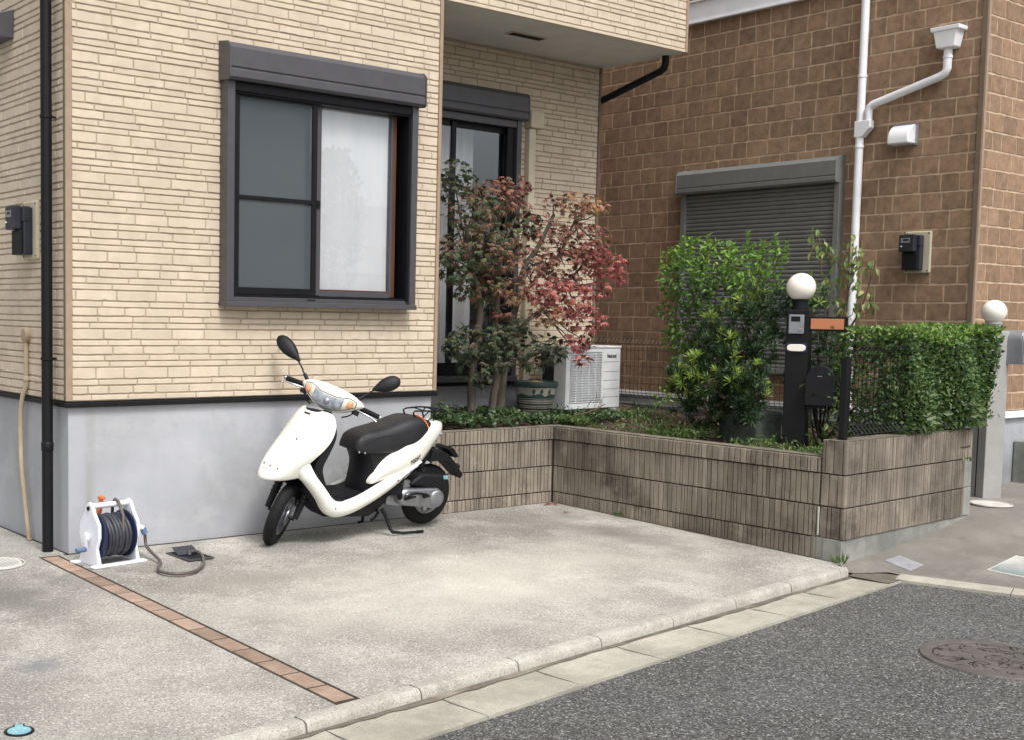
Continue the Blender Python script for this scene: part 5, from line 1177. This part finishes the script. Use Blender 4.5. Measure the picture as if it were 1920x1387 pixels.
mb = MB(); mb.tube([(.06, .135, .335), (.31, .135, .335)], .0165, 16); rb_(mb, 'handle_bar', K['reelw'], smooth=50)
for x, s in ((.085, 1), (.275, -1)):
    mb = MB(); mb.lathe([(.04, 0), (.132, s*.002), (.136, s*.0), (.136, s*-.006), (.130, s*-.008), (.04, s*-.01)], (x, .135, .162), (1, 0, 0), 44); rb_(mb, 'drum_flange', K['navy'], smooth=30)
mb = MB(); mb.lathe([(.075, 0), (.075, .18)], (.09, .135, .162), (1, 0, 0), 28); rb_(mb, 'drum', K['navy'], smooth=40)
mb = MB(); r = random.Random(6); path = []
turns = 7
for i in range(turns*28+1):
    t = i/28; x = .104+.156*(t/turns)+.002*math.sin(t*9); a = 2*PI*t; rr = .112+.004*math.sin(t*2.3+1); path.append((x, .135+rr*math.cos(a), .162+rr*math.sin(a)))
mb.tube(path, .0112, 8); rb_(mb, 'wound_hose', K['hose'], smooth=60)
mb = MB(); mb.tube([(.205, .135-.105, .19), (.215, .135-.09, .28), (.222, .135-.03, .352), (.228, .135+.012, .360), (.236, .135+.05, .33), (.245, .135+.07, .25)], .0095, 8); rb_(mb, 'loose_hose_end', K['hoseb'], smooth=60)
mb = MB(); mb.ball((.03, .135, .162), .014, .03, .03, 14, 8); mb.rings([[(.018, .135+a, .162+b) for a, b in ((-.02, .02), (.02, .02), (.02, -.02), (-.02, -.02))], [(-.002, .085+a, .105+b) for a, b in ((-.014, .014), (.014, .014), (.014, -.014), (-.014, -.014))]]); ck = rb_(mb, 'crank_arm', K['reelw'], smooth=40, bevel=.004)
mb = MB(); mb.lathe([(.010, 0), (.014, .006), (.015, .05), (.012, .062)], (-.004, .085, .105), (-1, 0, 0), 14); rb_(mb, 'crank_knob', K['blueg'], ck, smooth=50)
mb = MB(); mb.tube([(.320, .125, .190), (.365, .118, .190), (.392, .108, .176)], [.020, .019, .016], 12); cn = rb_(mb, 'inlet_elbow', K['reelw'], smooth=50)
mb = MB(); mb.tube([(.392, .108, .176), (.402, .102, .145)], .0185, 12); rb_(mb, 'inlet_nut', K['blueg'], cn, smooth=50)
mb = MB(); mb.tube([(.135, .20, .24), (.150, .19, .30), (.160, .185, .365)], [.018, .016, .013], 12); mb.lathe([(.010, 0), (.021, .004), (.023, .018), (.012, .024)], (.160, .185, .358), (.1, 0, 1), 14); rb_(mb, 'spray_nozzle', K['orangep'], smooth=50)
# supply hose from the reel to the sunken tap
c0 = RM @ V(.402, .102, .140); mb = MB()
pp = [tuple(c0), (c0.x+.004, c0.y-.02, .06), (.345, -.50, .012), (.290, -.60, .006), (.238, -.70, .004), (.245, -.785, .002), (.300, -.835, .000), (.400, -.815, .000), (.510, -.705, .002), (.590, -.570, .003), (.632, -.470, .012), (.630, -.415, .022), (.600, -.385, .012), (.585, -.375, -.03)]
mb.tube([tuple(q) for q in cr([tuple(q) for q in pp], 6)], .0095, 10); tag(mb.build('supply_hose', K['hoseb'], smooth=60), 'short brown hose looping on the concrete from the reel to the sunken tap', 'hose')
# sunken tap box
TBX = thing('tap_box', 'open metal-lidded tap box sunk in the concrete where the short hose ends', 'tap box', (.61, -.38, 0))
mb = MB(); TX = Matrix.Translation((.512, -.265, -.004)) @ Matrix.Rotation(R(2), 4, 'Z')
mb.obox((0, 0, 0), (1, 0, 0), (0, 1, 0), (0, 0, 1), (0, .155), (-.262, -.005), (-.001, .0035)); mb.build('box_well', K['black'], TBX, xf=TX)
mb = MB()
for a, b in (((-.008, .163), (-.270, -.262)), ((-.008, .163), (-.005, .003)), ((-.008, .0), (-.262, -.005)), ((.155, .163), (-.262, -.005))): mb.obox((0, 0, 0), (1, 0, 0), (0, 1, 0), (0, 0, 1), a, b, (-.002, .006))
mb.build('box_frame', K['alu'], TBX, xf=TX)
mb = MB(); mb.hexa([(.0, -.135, .008), (.14, -.135, .008), (.17, -.0, .030), (.03, .0, .030), (.0, -.135, .013), (.14, -.135, .013), (.17, .0, .035), (.03, .0, .035)]); mb.build('box_lid', K['meter'], TBX, xf=TX, bevel=.002)
mb = MB(); mb.tube([(.075, -.135, .004), (.075, -.125, .03)], .012, 10); mb.build('hose_coupling', K['alu'], TBX, xf=TX, smooth=40)

# ================================================================== WALL-MOUNTED METERS AND CONDUIT
def meter(name, label, O, D, Nv):      # D: direction to the viewer's right along the wall, Nv: out of the wall
    O = Vector(O); D = Vector(D); Nv = Vector(Nv); Z = V(0, 0, 1); t = thing(name, label, 'meter', tuple(O), 'electric meters')
    mb = MB(); mb.obox(O, D, Z, Nv, (-.115, .115), (-.175, .175), (.002, .028)); pl = mb.build('back_plate', K['beigep'], t, bevel=.010, bseg=3)
    mb = MB(); mb.obox(O, D, Z, Nv, (-.100, .058), (-.150, .135), (.0282, .085)); mb.build('body', K['meter'], t, bevel=.008)
    mb = MB(); mb.obox(O, D, Z, Nv, (-.106, .030), (.0, .145), (.086, .140)); mb.obox(O, D, Z, Nv, (-.104, .062), (.045, .140), (.040, .092)); hd = mb.build('meter_head', K['meter'], t, bevel=.010, bseg=3)
    mb = MB(); mb.obox(O, D, Z, Nv, (-.085, -.005), (.075, .115), (.1402, .142)); mb.build('display', K['silver'], hd)
    mb = MB(); mb.obox(O, D, Z, Nv, (-.065, -.015), (.090, .106), (.1422, .143)); mb.build('digits', K['ink'], hd)
    mb = MB(); mb.ball(O+D*-.080+Z*.045+Nv*.141, .006, .006, .006, 8, 6); mb.build('seal', K['whitep'], hd, smooth=60)
    mb = MB(); mb.obox(O, D, Z, Nv, (-.092, .045), (-.150, -.002), (.0852, .105)); mb.build('terminal_cover', K['bplastic'], t, bevel=.006)
    mb = MB()
    for a in (-.095, .095):
        for b in (-.155, .155): mb.lathe([(.006, 0), (.006, .002)], O+D*a+Z*b+Nv*.028, Nv, 10)
    mb.build_each('plate_screw', K['alud'], t)
    return t
meter('electric_meter', 'charcoal electric meter on the cream house side wall, left of the black downpipe', (0-.001, .500, 1.905), (0, -1, 0), (-1, 0, 0))
meter('electric_meter', 'charcoal electric meter on a beige plate on the brown neighbouring wall', (XB-.001, -1.222, 2.03), (0, -1, 0), (-1, 0, 0))
CD = thing('conduit', 'weathered beige cable conduit with round cap running down the left house wall', 'conduit', (-.03, .59, 0))
mb = MB(); mb.lathe([(.048, 0), (.048, .028), (.040, .036), (.0, .037)], (-.001, .59, 1.268), (-1, 0, 0), 24); mb.build('cap', K['cond'], CD, smooth=40)
mb = MB(); mb.tube([(-.02, .585, 1.24), (-.02, .585, 1.05), (-.02, .580, .97), (-.03, .615, .90), (-.03, .655, .80), (-.028, .665, .65), (-.026, .655, .45), (-.022, .615, .25), (-.02, .57, .08), (-.02, .545, .0)], .0155, 12); mb.lathe([(.016, 0), (.02, .003), (.02, .03), (.016, .034)], (-.02, .583, .985), (0, 0, 1), 14); mb.build('cable_pipe', K['cond'], CD, smooth=60)

# ================================================================== AIR CONDITIONER, POT, SLAB
mb = MB(); mb.box(3.9, 4.82, .50, .905, .50, .640); tag(mb.build('step_slab', K['cblock'], bevel=.006), 'flat concrete step slab under the patterned plant pot', 'slab')
AC = thing('air_conditioner', 'white outdoor air conditioner unit with louvred grille and brand lettering', 'air conditioner', (4.92, .6, .67))
AXF = Matrix.Translation((4.565, .455, .672)) @ Matrix.Rotation(R(4), 4, 'Z'); aw, adp, ah = .722, .28, .525
def ab_(mb, name, m, parent=AC, **k): return mb.build(name, m, parent, xf=AXF, **k)
GX0, GX1, GZ0, GZ1 = .055, .475, .045, ah-.055
mb = MB(); mb.box(0, GX0, 0, .02, 0, ah-.02); mb.box(GX1, aw, 0, .02, 0, ah-.02); mb.box(GX0, GX1, 0, .02, 0, GZ0); mb.box(GX0, GX1, 0, .02, GZ1, ah-.02); mb.box(0, aw, .021, adp, 0, ah-.02)
bd = ab_(mb, 'casing', K['whitew'], bevel=.004)
mb = MB(); mb.box(-.008, aw+.008, -.006, adp+.006, ah-.019, ah); ab_(mb, 'top_panel', K['whitew'], bevel=.006)
mb = MB(); mb.box(GX0, GX1, .0212, .0225, GZ0, GZ1); ab_(mb, 'grille_back', K['dark'], bd)
mb = MB(); z = GZ0+.008
while z < GZ1-.004: mb.box(GX0, GX1, -.002, .010, z, z+.008); z += .021
for i in range(1, 5): mb.box(GX0+(GX1-GX0)*i/5-.001, GX0+(GX1-GX0)*i/5+.001, -.0005, .014, GZ0, GZ1)
ab_(mb, 'grille', K['whitew'])
mb = MB()
for z in (.09, .16, .235, .31, .385): mb.box(GX1+.02, aw-.015, -.0008, .002, z, z+.0035)
ab_(mb, 'panel_groove', K['alu'], bd)
mb = MB(); mb.box(-.0015, .0, .13, .26, .06, ah-.08); ab_(mb, 'side_vent', K['meter'], bd)
text_mesh('National', .050, 'lettering', K['ink'], bd, AXF @ Matrix.Translation((.600, -.0012, ah-.088)) @ Matrix.Rotation(PI/2, 4, 'X'), .0006, 0, .74, .0012)
for i, x in enumerate((4.62, 5.13)):
    mb = MB(); z0 = .56; zt_ = .668 if i else .666; y = .44
    mb.rings([[(x-.01, y-.02, z0), (x+.13, y-.02, z0), (x+.13, y+.30, z0), (x-.01, y+.30, z0)], [(x+.02, y+.0, zt_), (x+.10, y+.0, zt_), (x+.10, y+.28, zt_), (x+.02, y+.28, zt_)]])
    tag(mb.build('concrete_foot', K['cblock'], bevel=.004), ('left' if i == 0 else 'right')+' of the two concrete feet under the air conditioner', 'foot block', 'feet of the air conditioner')
PO = thing('plant_pot', 'cream and green patterned plant pot with stripes on the concrete slab', 'plant pot', (4.385, .60, .642))
mb = MB(); mb.lathe([(.118, 0), (.122, .004), (.150, .12), (.168, .215), (.160, .215), (.150, .19), (.0, .19)], (4.385, .62, .644), n=40, cap=False); mb.lathe([(.0, .001), (.118, .001)], (4.385, .62, .644), n=40, cap=False); pt_ = mb.build('pot_body', K['potw'], PO, smooth=40)
mb = MB(); mb.lathe([(.168, .216), (.180, .222), (.184, .240), (.180, .262), (.170, .264), (.160, .255), (.160, .216)], (4.385, .62, .644), n=40, cap=False); mb.build('rim', K['potg'], PO, smooth=50)
def rad_at(z): return interp([(0, .119), (.004, .122), (.12, .150), (.215, .168)], z)+.0012
mb = MB()
for z, h in ((.012, .006), (.028, .016), (.052, .006), (.068, .014), (.092, .006), (.112, .008)): mb.lathe([(rad_at(z), z), (rad_at(z+h), z+h)], (4.385, .62, .644), n=40, cap=False)
mb.build('stripe', K['decal'], PO)
mb = MB(); n = 72; rs = []
for i in range(n+1):
    a = 2*PI*i/n; zt_ = .145+.018*abs(math.sin(a*3.5))+.004*math.sin(a*11); rs.append([(4.385+rad_at(z)*math.cos(a), .62+rad_at(z)*math.sin(a), .644+z) for z in (.125, zt_)])
mb.rings(rs, False)
for a0 in (-2.45, -2.05, -1.6, -.9):
    for (da, za, zb, wd) in ((0, .15, .205, .012), (-.06, .17, .192, .007), (.06, .172, .198, .007)):
        p = [(4.385+(rad_at(z)+.001)*math.cos(a0+da+q), .62+(rad_at(z)+.001)*math.sin(a0+da+q), .644+z) for z, q in ((za, -wd*3), (za, wd*3), (zb, wd*3), (zb, -wd*3))]; mb.poly(p)
mb.build('painted_band', K['potg'], PO)
mb = MB(); mb.ball((4.36, .60, .885), .06, .06, .035, 16, 10); mb.ball((4.43, .63, .88), .045, .045, .03, 14, 8); mb.ball((4.32, .64, .878), .035, .04, .025, 14, 8)
mb.tint = None; mb.build('dried_cactus', K['cactus'], PO, smooth=60)
mb = MB(); mb.lathe([(.0, .20), (.155, .20)], (4.385, .62, .644), n=30, cap=False); mb.build('potting_soil', K['soil'], PO)
DT = thing('dead_branch', 'fallen dry forked branch lying on the soil in front of the air conditioner', 'branch', (4.6, .15, .62)); mb = MB(); r = random.Random(12)
limb(mb, [(4.30, .10, .655), (4.45, .12, .67), (4.60, .14, .70), (4.74, .17, .735)], .010, .004, 6, .004, r); limb(mb, [(4.45, .12, .67), (4.65, .16, .665), (4.85, .2, .655)], .007, .003, 6, .004, r)
mb.build_each('stick', K['twig'], DT, smooth=60)
mb = MB()
for q in range(7): limb(mb, [(4.50+.02*q, .14, .66), (4.50+.03*q+r.uniform(-.04, .04), .14, .74), (4.5+.035*q+r.uniform(-.05, .08), .13, .80+r.uniform(-.03, .05))], .0022, .001, 4, .006, r)
mb.build_each('side_twig', K['twig'], DT, smooth=60)
# mossy block under the podocarpus
mb = MB(); r = random.Random(15); P = [(4.50, -1.50, .55), (4.72, -1.55, .55), (4.74, -1.16, .55), (4.52, -1.14, .55)]
mb.rings([[(x+r.uniform(-.01, .01), y+r.uniform(-.01, .01), z) for x, y, _ in P] for z in (.54, .66, .80)]); tag(mb.build('garden_stone', K['stone'], bevel=.02, bseg=3), 'mossy grey-green squared stone beneath the strap-leaved bush', 'stone')

# ================================================================== LAMP POST WITH INTERCOM, NAMEPLATE AND BLACK MAILBOX
def post_xf(x, y, z, a): return Matrix.Translation((x, y, z)) @ Matrix.Rotation(R(a), 4, 'Z')
LX = post_xf(4.60, -1.735, .55, -65.8)
LP = thing('lamp_post', 'black square gate post with white globe lamp, intercom and terracotta nameplate', 'lamp post', (4.565, -1.70, .55))
def lb_(mb, name, m, parent=LP, xf=None, **k): return mb.build(name, m, parent, xf=xf or LX, **k)
pw = .075; ph = .965
mb = MB(); mb.box(-pw, pw, -pw, pw, 0, ph); lb_(mb, 'post', K['black'], bevel=.006)
mb = MB(); mb.lathe([(.060, 0), (.060, .018), (.052, .022), (.052, .058), (.058, .062), (.058, .072)], (0, 0, ph), n=28); lb_(mb, 'lamp_neck', K['black'], smooth=40)
mb = MB(); mb.ball((0, 0, ph+.155), .0975, nu=40, nv=28); lb_(mb, 'globe', K['globe'], smooth=80)
mb = MB(); mb.box(-.055, .045, -pw-.022, -pw-.001, ph-.165, ph-.035); ic = lb_(mb, 'intercom', K['silver'], bevel=.004)
mb = MB(); mb.box(-.040, .020, -pw-.0235, -pw-.0225, ph-.082, ph-.047); lb_(mb, 'intercom_screen', K['black'], ic)
mb = MB(); mb.lathe([(.012, 0), (.012, .003), (.007, .004)], (.020, -pw-.0222, ph-.138), (0, -1, 0), 16); lb_(mb, 'call_button', K['metal'], ic)
mb = MB(); pts = [(.062*math.copysign(abs(math.cos(a))**.45, math.cos(a)), -pw-.004, ph-.262+.024*math.copysign(abs(math.sin(a))**.8, math.sin(a))) for a in [2*PI*k/32 for k in range(32)]]; mb.prism(pts, (0, -.010, 0)); lb_(mb, 'number_panel', K['globe'], bevel=.003)
mb = MB(); mb.box(-.068, .068, -pw-.004, -pw-.001, ph-.292, ph-.228); lb_(mb, 'panel_frame', K['navy'])
# nameplate arm sits on the right of the post
mb = MB(); mb.box(.078, .325, -.060, -.050, ph-.146, ph-.046); npf = lb_(mb, 'nameplate_frame', K['black'], bevel=.003)
mb = MB(); mb.box(.084, .300, -.0645, -.0602, ph-.132, ph-.060); lb_(mb, 'nameplate', K['orange'], npf, bevel=.012)
MBX = thing('mailbox', 'black arched mailbox mounted on the right of the black lamp post', 'mailbox', (4.77, -1.72, .87))
def arch(w, h, n=14): return [(-w, 0)]+[(w*-math.cos(PI*i/n), h-w+w*math.sin(PI*i/n)) for i in range(n+1)]+[(w, 0)]
MX = LX @ Matrix.Translation((.172, -.115, .318))
mb = MB(); A_ = arch(.098, .270); mb.prism([(a, 0, b) for a, b in A_], (0, .38, 0)); mb.build('body', K['black'], MBX, xf=MX, smooth=30, bevel=.004)
mb = MB(); mb.prism([(a*.985, -.010, b*.985+.003) for a, b in A_], (0, .009, 0)); dr_ = mb.build('door', K['bplastic'], MBX, xf=MX, smooth=30, bevel=.003)
mb = MB(); mb.box(-.018, .012, -.014, -.0105, .20, .205); mb.build('pull_tab', K['metal'], dr_, xf=MX)
mb = MB(); mb.box(-.085, .02, .03, .10, -.022, -.002); mb.build('mount_bracket', K['black'], MBX, xf=MX)

# grey pillar with globe and silver mailbox, on the neighbour's side
GP = thing('lamp_post', 'light grey metal gate pillar with a cream globe lamp at the far right', 'lamp post', (6.67, -2.04, .1))
GX_ = post_xf(6.70, -2.03, .05, -22)
mb = MB(); mb.box(-.085, .085, -.085, .085, 0, 1.335); gp = mb.build('post', K['pillar'], GP, xf=GX_, bevel=.005)
mb = MB(); mb.box(-.0865, -.0845, -.005, .005, .05, 1.33); mb.build('groove', K['alud'], gp, xf=GX_)
mb = MB(); mb.lathe([(.066, 0), (.066, .02), (.055, .024), (.055, .05), (.062, .055), (.062, .075)], (0, 0, 1.335), n=28); mb.build('lamp_neck', K['pillar'], GP, xf=GX_, smooth=40)
mb = MB(); mb.ball((0, 0, 1.335+.150), .092, nu=40, nv=28); mb.build('globe', K['globe'], GP, xf=GX_, smooth=80)
M2 = thing('mailbox', 'silver arched mailbox on the grey gate pillar at the far right', 'mailbox', (6.86, -2.2, 1.1))
MX2 = Matrix.Translation((6.80, -2.24, 1.135)) @ Matrix.Rotation(R(0), 4, 'Z')
A2 = arch(.075, .262); mb = MB(); mb.prism([(a, 0, b) for a, b in A2], (0, .36, 0)); mb.build('body', K['silver'], M2, xf=MX2, smooth=30, bevel=.003)
mb = MB(); mb.prism([(a*.98, -.010, b*.98+.003) for a, b in A2], (0, .009, 0)); d2 = mb.build('door', K['silver'], M2, xf=MX2, smooth=30, bevel=.003)
mb = MB(); mb.tube([(a*.86, -.012, b*.88+.012) for a, b in A2]+[(A2[0][0]*.86, -.012, .012)], .003, 6); mb.box(-.03, .035, -.016, -.011, .195, .203); mb.build('door_trim', K['steel'], d2, xf=MX2, smooth=50)
# little concrete utility step in front of the brown house
mb = MB(); mb.box(7.84, 8.5, -2.05, -1.69, -.1, .455); tag(mb.build('utility_box', K['cblock'], bevel=.01), 'low grey concrete box against the base of the brown house, far right edge', 'utility box')

# ================================================================== COVERS IN THE GROUND
MH = thing('manhole_cover', 'large round iron manhole cover with branching relief set in the asphalt', 'manhole cover', (2.84, -4.06, -.115))
mb = MB(); mb.lathe([(.0, .005), (.270, .005), (.272, .002)], (2.84, -4.06, -.117), n=64, cap=False); mb.lathe([(.277, .002), (.280, .009), (.330, .009), (.335, .0)], (2.84, -4.06, -.117), n=64, cap=False); mh = mb.build('cover_plate', K['iron'], MH, smooth=30)
mb = MB(); mb.lathe([(.272, .0045), (.276, .0045)], (2.84, -4.06, -.117), n=64, cap=False); r = random.Random(44)
for i in range(95):
    a = r.uniform(0, 2*PI); q = .25*math.sqrt(r.random()); 
    if q < .07: continue
    x, y = 2.84+q*math.cos(a), -4.06+q*math.sin(a); d = r.uniform(0, PI); pth = [(x, y, -.1115)]
    for k in range(r.randint(2, 3)):
        d += r.uniform(-1.3, 1.3); x += .022*math.cos(d); y += .022*math.sin(d); pth.append((x, y, -.1115))
    for p0, p1 in zip(pth, pth[1:]):
        n_ = V(p0[1]-p1[1], p1[0]-p0[0], 0).normalized()*.0036; mb.poly([V(*p0)-n_, V(*p1)-n_, V(*p1)+n_, V(*p0)+n_])
mb.lathe([(.048, .0057), (.054, .0057)], (2.84, -4.06, -.117), n=32, cap=False); mb.lathe([(.022, .0057), (.027, .0057)], (2.84, -4.06, -.117), n=24, cap=False)
mb.build('relief', K['irond'], mh)
def round_cover(name, label, c, r0, m, rimm, cat='cover', slots=True):
    t = thing(name, label, cat, c); mb = MB(); mb.lathe([(0, .007), (r0*.88, .007), (r0*.90, .004)], c, n=48, cap=False); a = mb.build('lid', m, t, smooth=30)
    mb = MB(); mb.lathe([(r0*.93, .004), (r0*.94, .009), (r0*.99, .009), (r0, .0)], c, n=48, cap=False); mb.build('rim', rimm, t, smooth=30)
    mb = MB(); mb.lathe([(r0*.895, .003), (r0*.935, .003)], c, n=48, cap=False); mb.build('gap', K['decal'], t)
    return t, a
t, a = round_cover('drain_cover', 'round white drain cover in the concrete by the left wall, cut by the picture edge', (-.45, -.055, .0), .165, K['lid'], K['lid'])
mb = MB()
for i in range(-5, 6):
    h = math.sqrt(max(0, .13**2-(i*.024)**2)); mb.box(-.45-h, -.45+h, -.055+i*.024-.0012, -.055+i*.024+.0012, .0072, .0078); mb.box(-.45+i*.024-.0012, -.45+i*.024+.0012, -.055-h, -.055+h, .0073, .0079)
mb.build('lid_pattern', K['cblock'], a)
round_cover('drain_cover', 'round white drain cover beside the foot of the grey gate pillar', (6.33, -2.27, .098), .15, K['lid'], K['lid'])
t = thing('valve_cover', 'small round pale blue valve cover with a tab in the concrete, bottom left', 'cover', (-1.29, -2.65, -.056)); mb = MB()
mb.lathe([(0, .006), (.040, .006), (.042, .003)], (-1.29, -2.65, -.058), n=32, cap=False); mb.obox((-1.29, -2.65, -.058), V(.35, 1, 0).normalized(), V(1, -.35, 0).normalized(), (0, 0, 1), (.03, .060), (-.014, .014), (.002, .0065)); mb.build('lid', K['bluelid'], t)
mb = MB(); mb.lathe([(.041, .004), (.052, .004), (.053, 0)], (-1.29, -2.65, -.058), n=32, cap=False); mb.obox((-1.29, -2.65, -.058), V(.35, 1, 0).normalized(), V(1, -.35, 0).normalized(), (0, 0, 1), (.04, .068), (-.020, .020), (-.002, .0045)); mb.build('rim', K['alud'], t)
mb = MB()
for i in range(5): mb.lathe([(.004, .0064), (.004, .0070), (0, .0072)], (-1.29+.02*math.cos(i*1.26), -2.65+.02*math.sin(i*1.26), -.058), n=8)
mb.build_each('stud', K['lid'], t)
mb = MB(); Pq = [(4.303, -2.793), (4.504, -2.768), (4.518, -2.598), (4.320, -2.612)]
mb.hexa([(x, y, zap(x, y)-.01) for x, y in Pq]+[(x, y, zap(x, y)+.006) for x, y in Pq]); tag(mb.build('access_plate', K['steelplate'], bevel=.002), 'small square zinc access plate in the dark concrete right of the planter corner', 'access plate')
WMC = thing('meter_cover', 'rectangular pale water meter cover with blue pattern at the right edge', 'meter cover', (4.9, -3.1, -.06))
Pq = [(4.68, -3.31), (5.13, -3.27), (5.15, -3.03), (4.70, -3.07)]
mb = MB(); mb.hexa([(x, y, zap(x, y)-.01) for x, y in Pq]+[(x, y, zap(x, y)+.007) for x, y in Pq]); wl = mb.build('lid', K['lid'], WMC, bevel=.002)
mb = MB(); r = random.Random(9)
for i in range(18):
    for j in range(9):
        s, tt = .06+.88*i/17, .10+.80*j/8; p0 = V(*Pq[0])*0 if False else None
        x = (Pq[0][0]*(1-s)+Pq[1][0]*s)*(1-tt)+(Pq[3][0]*(1-s)+Pq[2][0]*s)*tt; y = (Pq[0][1]*(1-s)+Pq[1][1]*s)*(1-tt)+(Pq[3][1]*(1-s)+Pq[2][1]*s)*tt; z = zap(x, y)+.0075
        mb.poly([(x-.0115, y-.013, z), (x+.0115, y-.012, z), (x+.0115, y+.012, z), (x-.0115, y+.011, z)])
mb.build('lid_pattern', K['teal'], wl)

# ================================================================== ACROSS THE STREET (seen only as reflections in the panes)
OH = thing('house', 'plain pale hip-roofed house across the street, seen only as a reflection', 'house', (21, -26, 0))
mb = MB(); mb.box(17.2, 27, -30, -23, -.2, 3.5); mb.build('wall', K['drum'], OH)
mb = MB(); a = [mb.vert(p) for p in ((16.8, -30.4, 3.45), (27.4, -30.4, 3.45), (27.4, -22.6, 3.45), (16.8, -22.6, 3.45), (19.4, -26.5, 5.05), (27.4, -26.5, 5.05))]
for f in ((3, 2, 5, 4), (0, 3, 4), (1, 0, 4, 5), (2, 1, 5), (0, 1, 2, 3)): mb.face([a[q] for q in f])
mb.build('roof', K['roof'], OH)
O3 = thing('wall', 'low pale garden wall across the street, seen only as a reflection', 'wall', (20, -20, 0))
mb = MB(); mb.box(9, 34, -20.3, -20, -.2, 2.45); mb.build('wall', K['found2'], O3)
mb = MB(); mb.box(9, 34, -20.35, -19.95, 2.455, 2.53); mb.build('coping', K['roof'], O3)
OT = thing('tree', 'slender tree across the street, seen only as a reflection', 'tree', (11.6, -15, 0))
mb = MB(); r = random.Random(77); limb(mb, [(11.6, -15, -.2), (11.7, -15, 1.8), (11.5, -15, 4.0)], .09, .02, 8, .05, r); mb.build('trunk', K['bark'], OT, smooth=60)
mb = MB()
for i in range(4200):
    z = r.uniform(1.2, 4.9); rr = .95*math.sin(PI*(z-.9)/4.3)**.7; a = r.uniform(0, 2*PI); q = rr*math.sqrt(r.random()); add_leaf(mb, 'small', V(11.5+.15*z+q*math.cos(a), -15+q*math.sin(a), z), sph(r), V(0, 0, 1)+sph(r), r.uniform(.10, .19), rcol(r, [(.05, .09, .035), (.08, .12, .045)]))
mb.build('crown', K['leaf'], OT)
O5 = thing('tree', 'tall broad tree down the street, seen only as a reflection', 'tree', (7.6, -15.5, 0))
mb = MB(); limb(mb, [(7.6, -15.5, -.2), (7.6, -15.5, 3.0), (7.8, -15.5, 6.2)], .14, .03, 8, .05, r); mb.build('trunk', K['bark'], O5, smooth=60)
mb = MB()
for i in range(5200):
    z = r.uniform(2.4, 8.2); rr = 1.7*math.sin(PI*(z-2.0)/6.5)**.7; a = r.uniform(0, 2*PI); q = rr*math.sqrt(r.random()); add_leaf(mb, 'small', V(7.6+q*math.cos(a), -15.5+q*math.sin(a), z), sph(r), V(0, 0, 1)+sph(r), r.uniform(.13, .24), rcol(r, [(.05, .09, .035), (.08, .12, .045)]))
mb.build('crown', K['leaf'], O5)
for k_ in ('black', 'bplastic', 'rubber', 'alud', 'meter'): K[k_].node_tree.nodes['Principled BSDF'].inputs['Specular IOR Level'].default_value = .28
for o in list(bpy.data.objects):
    if '_base' in o: del o['_base']
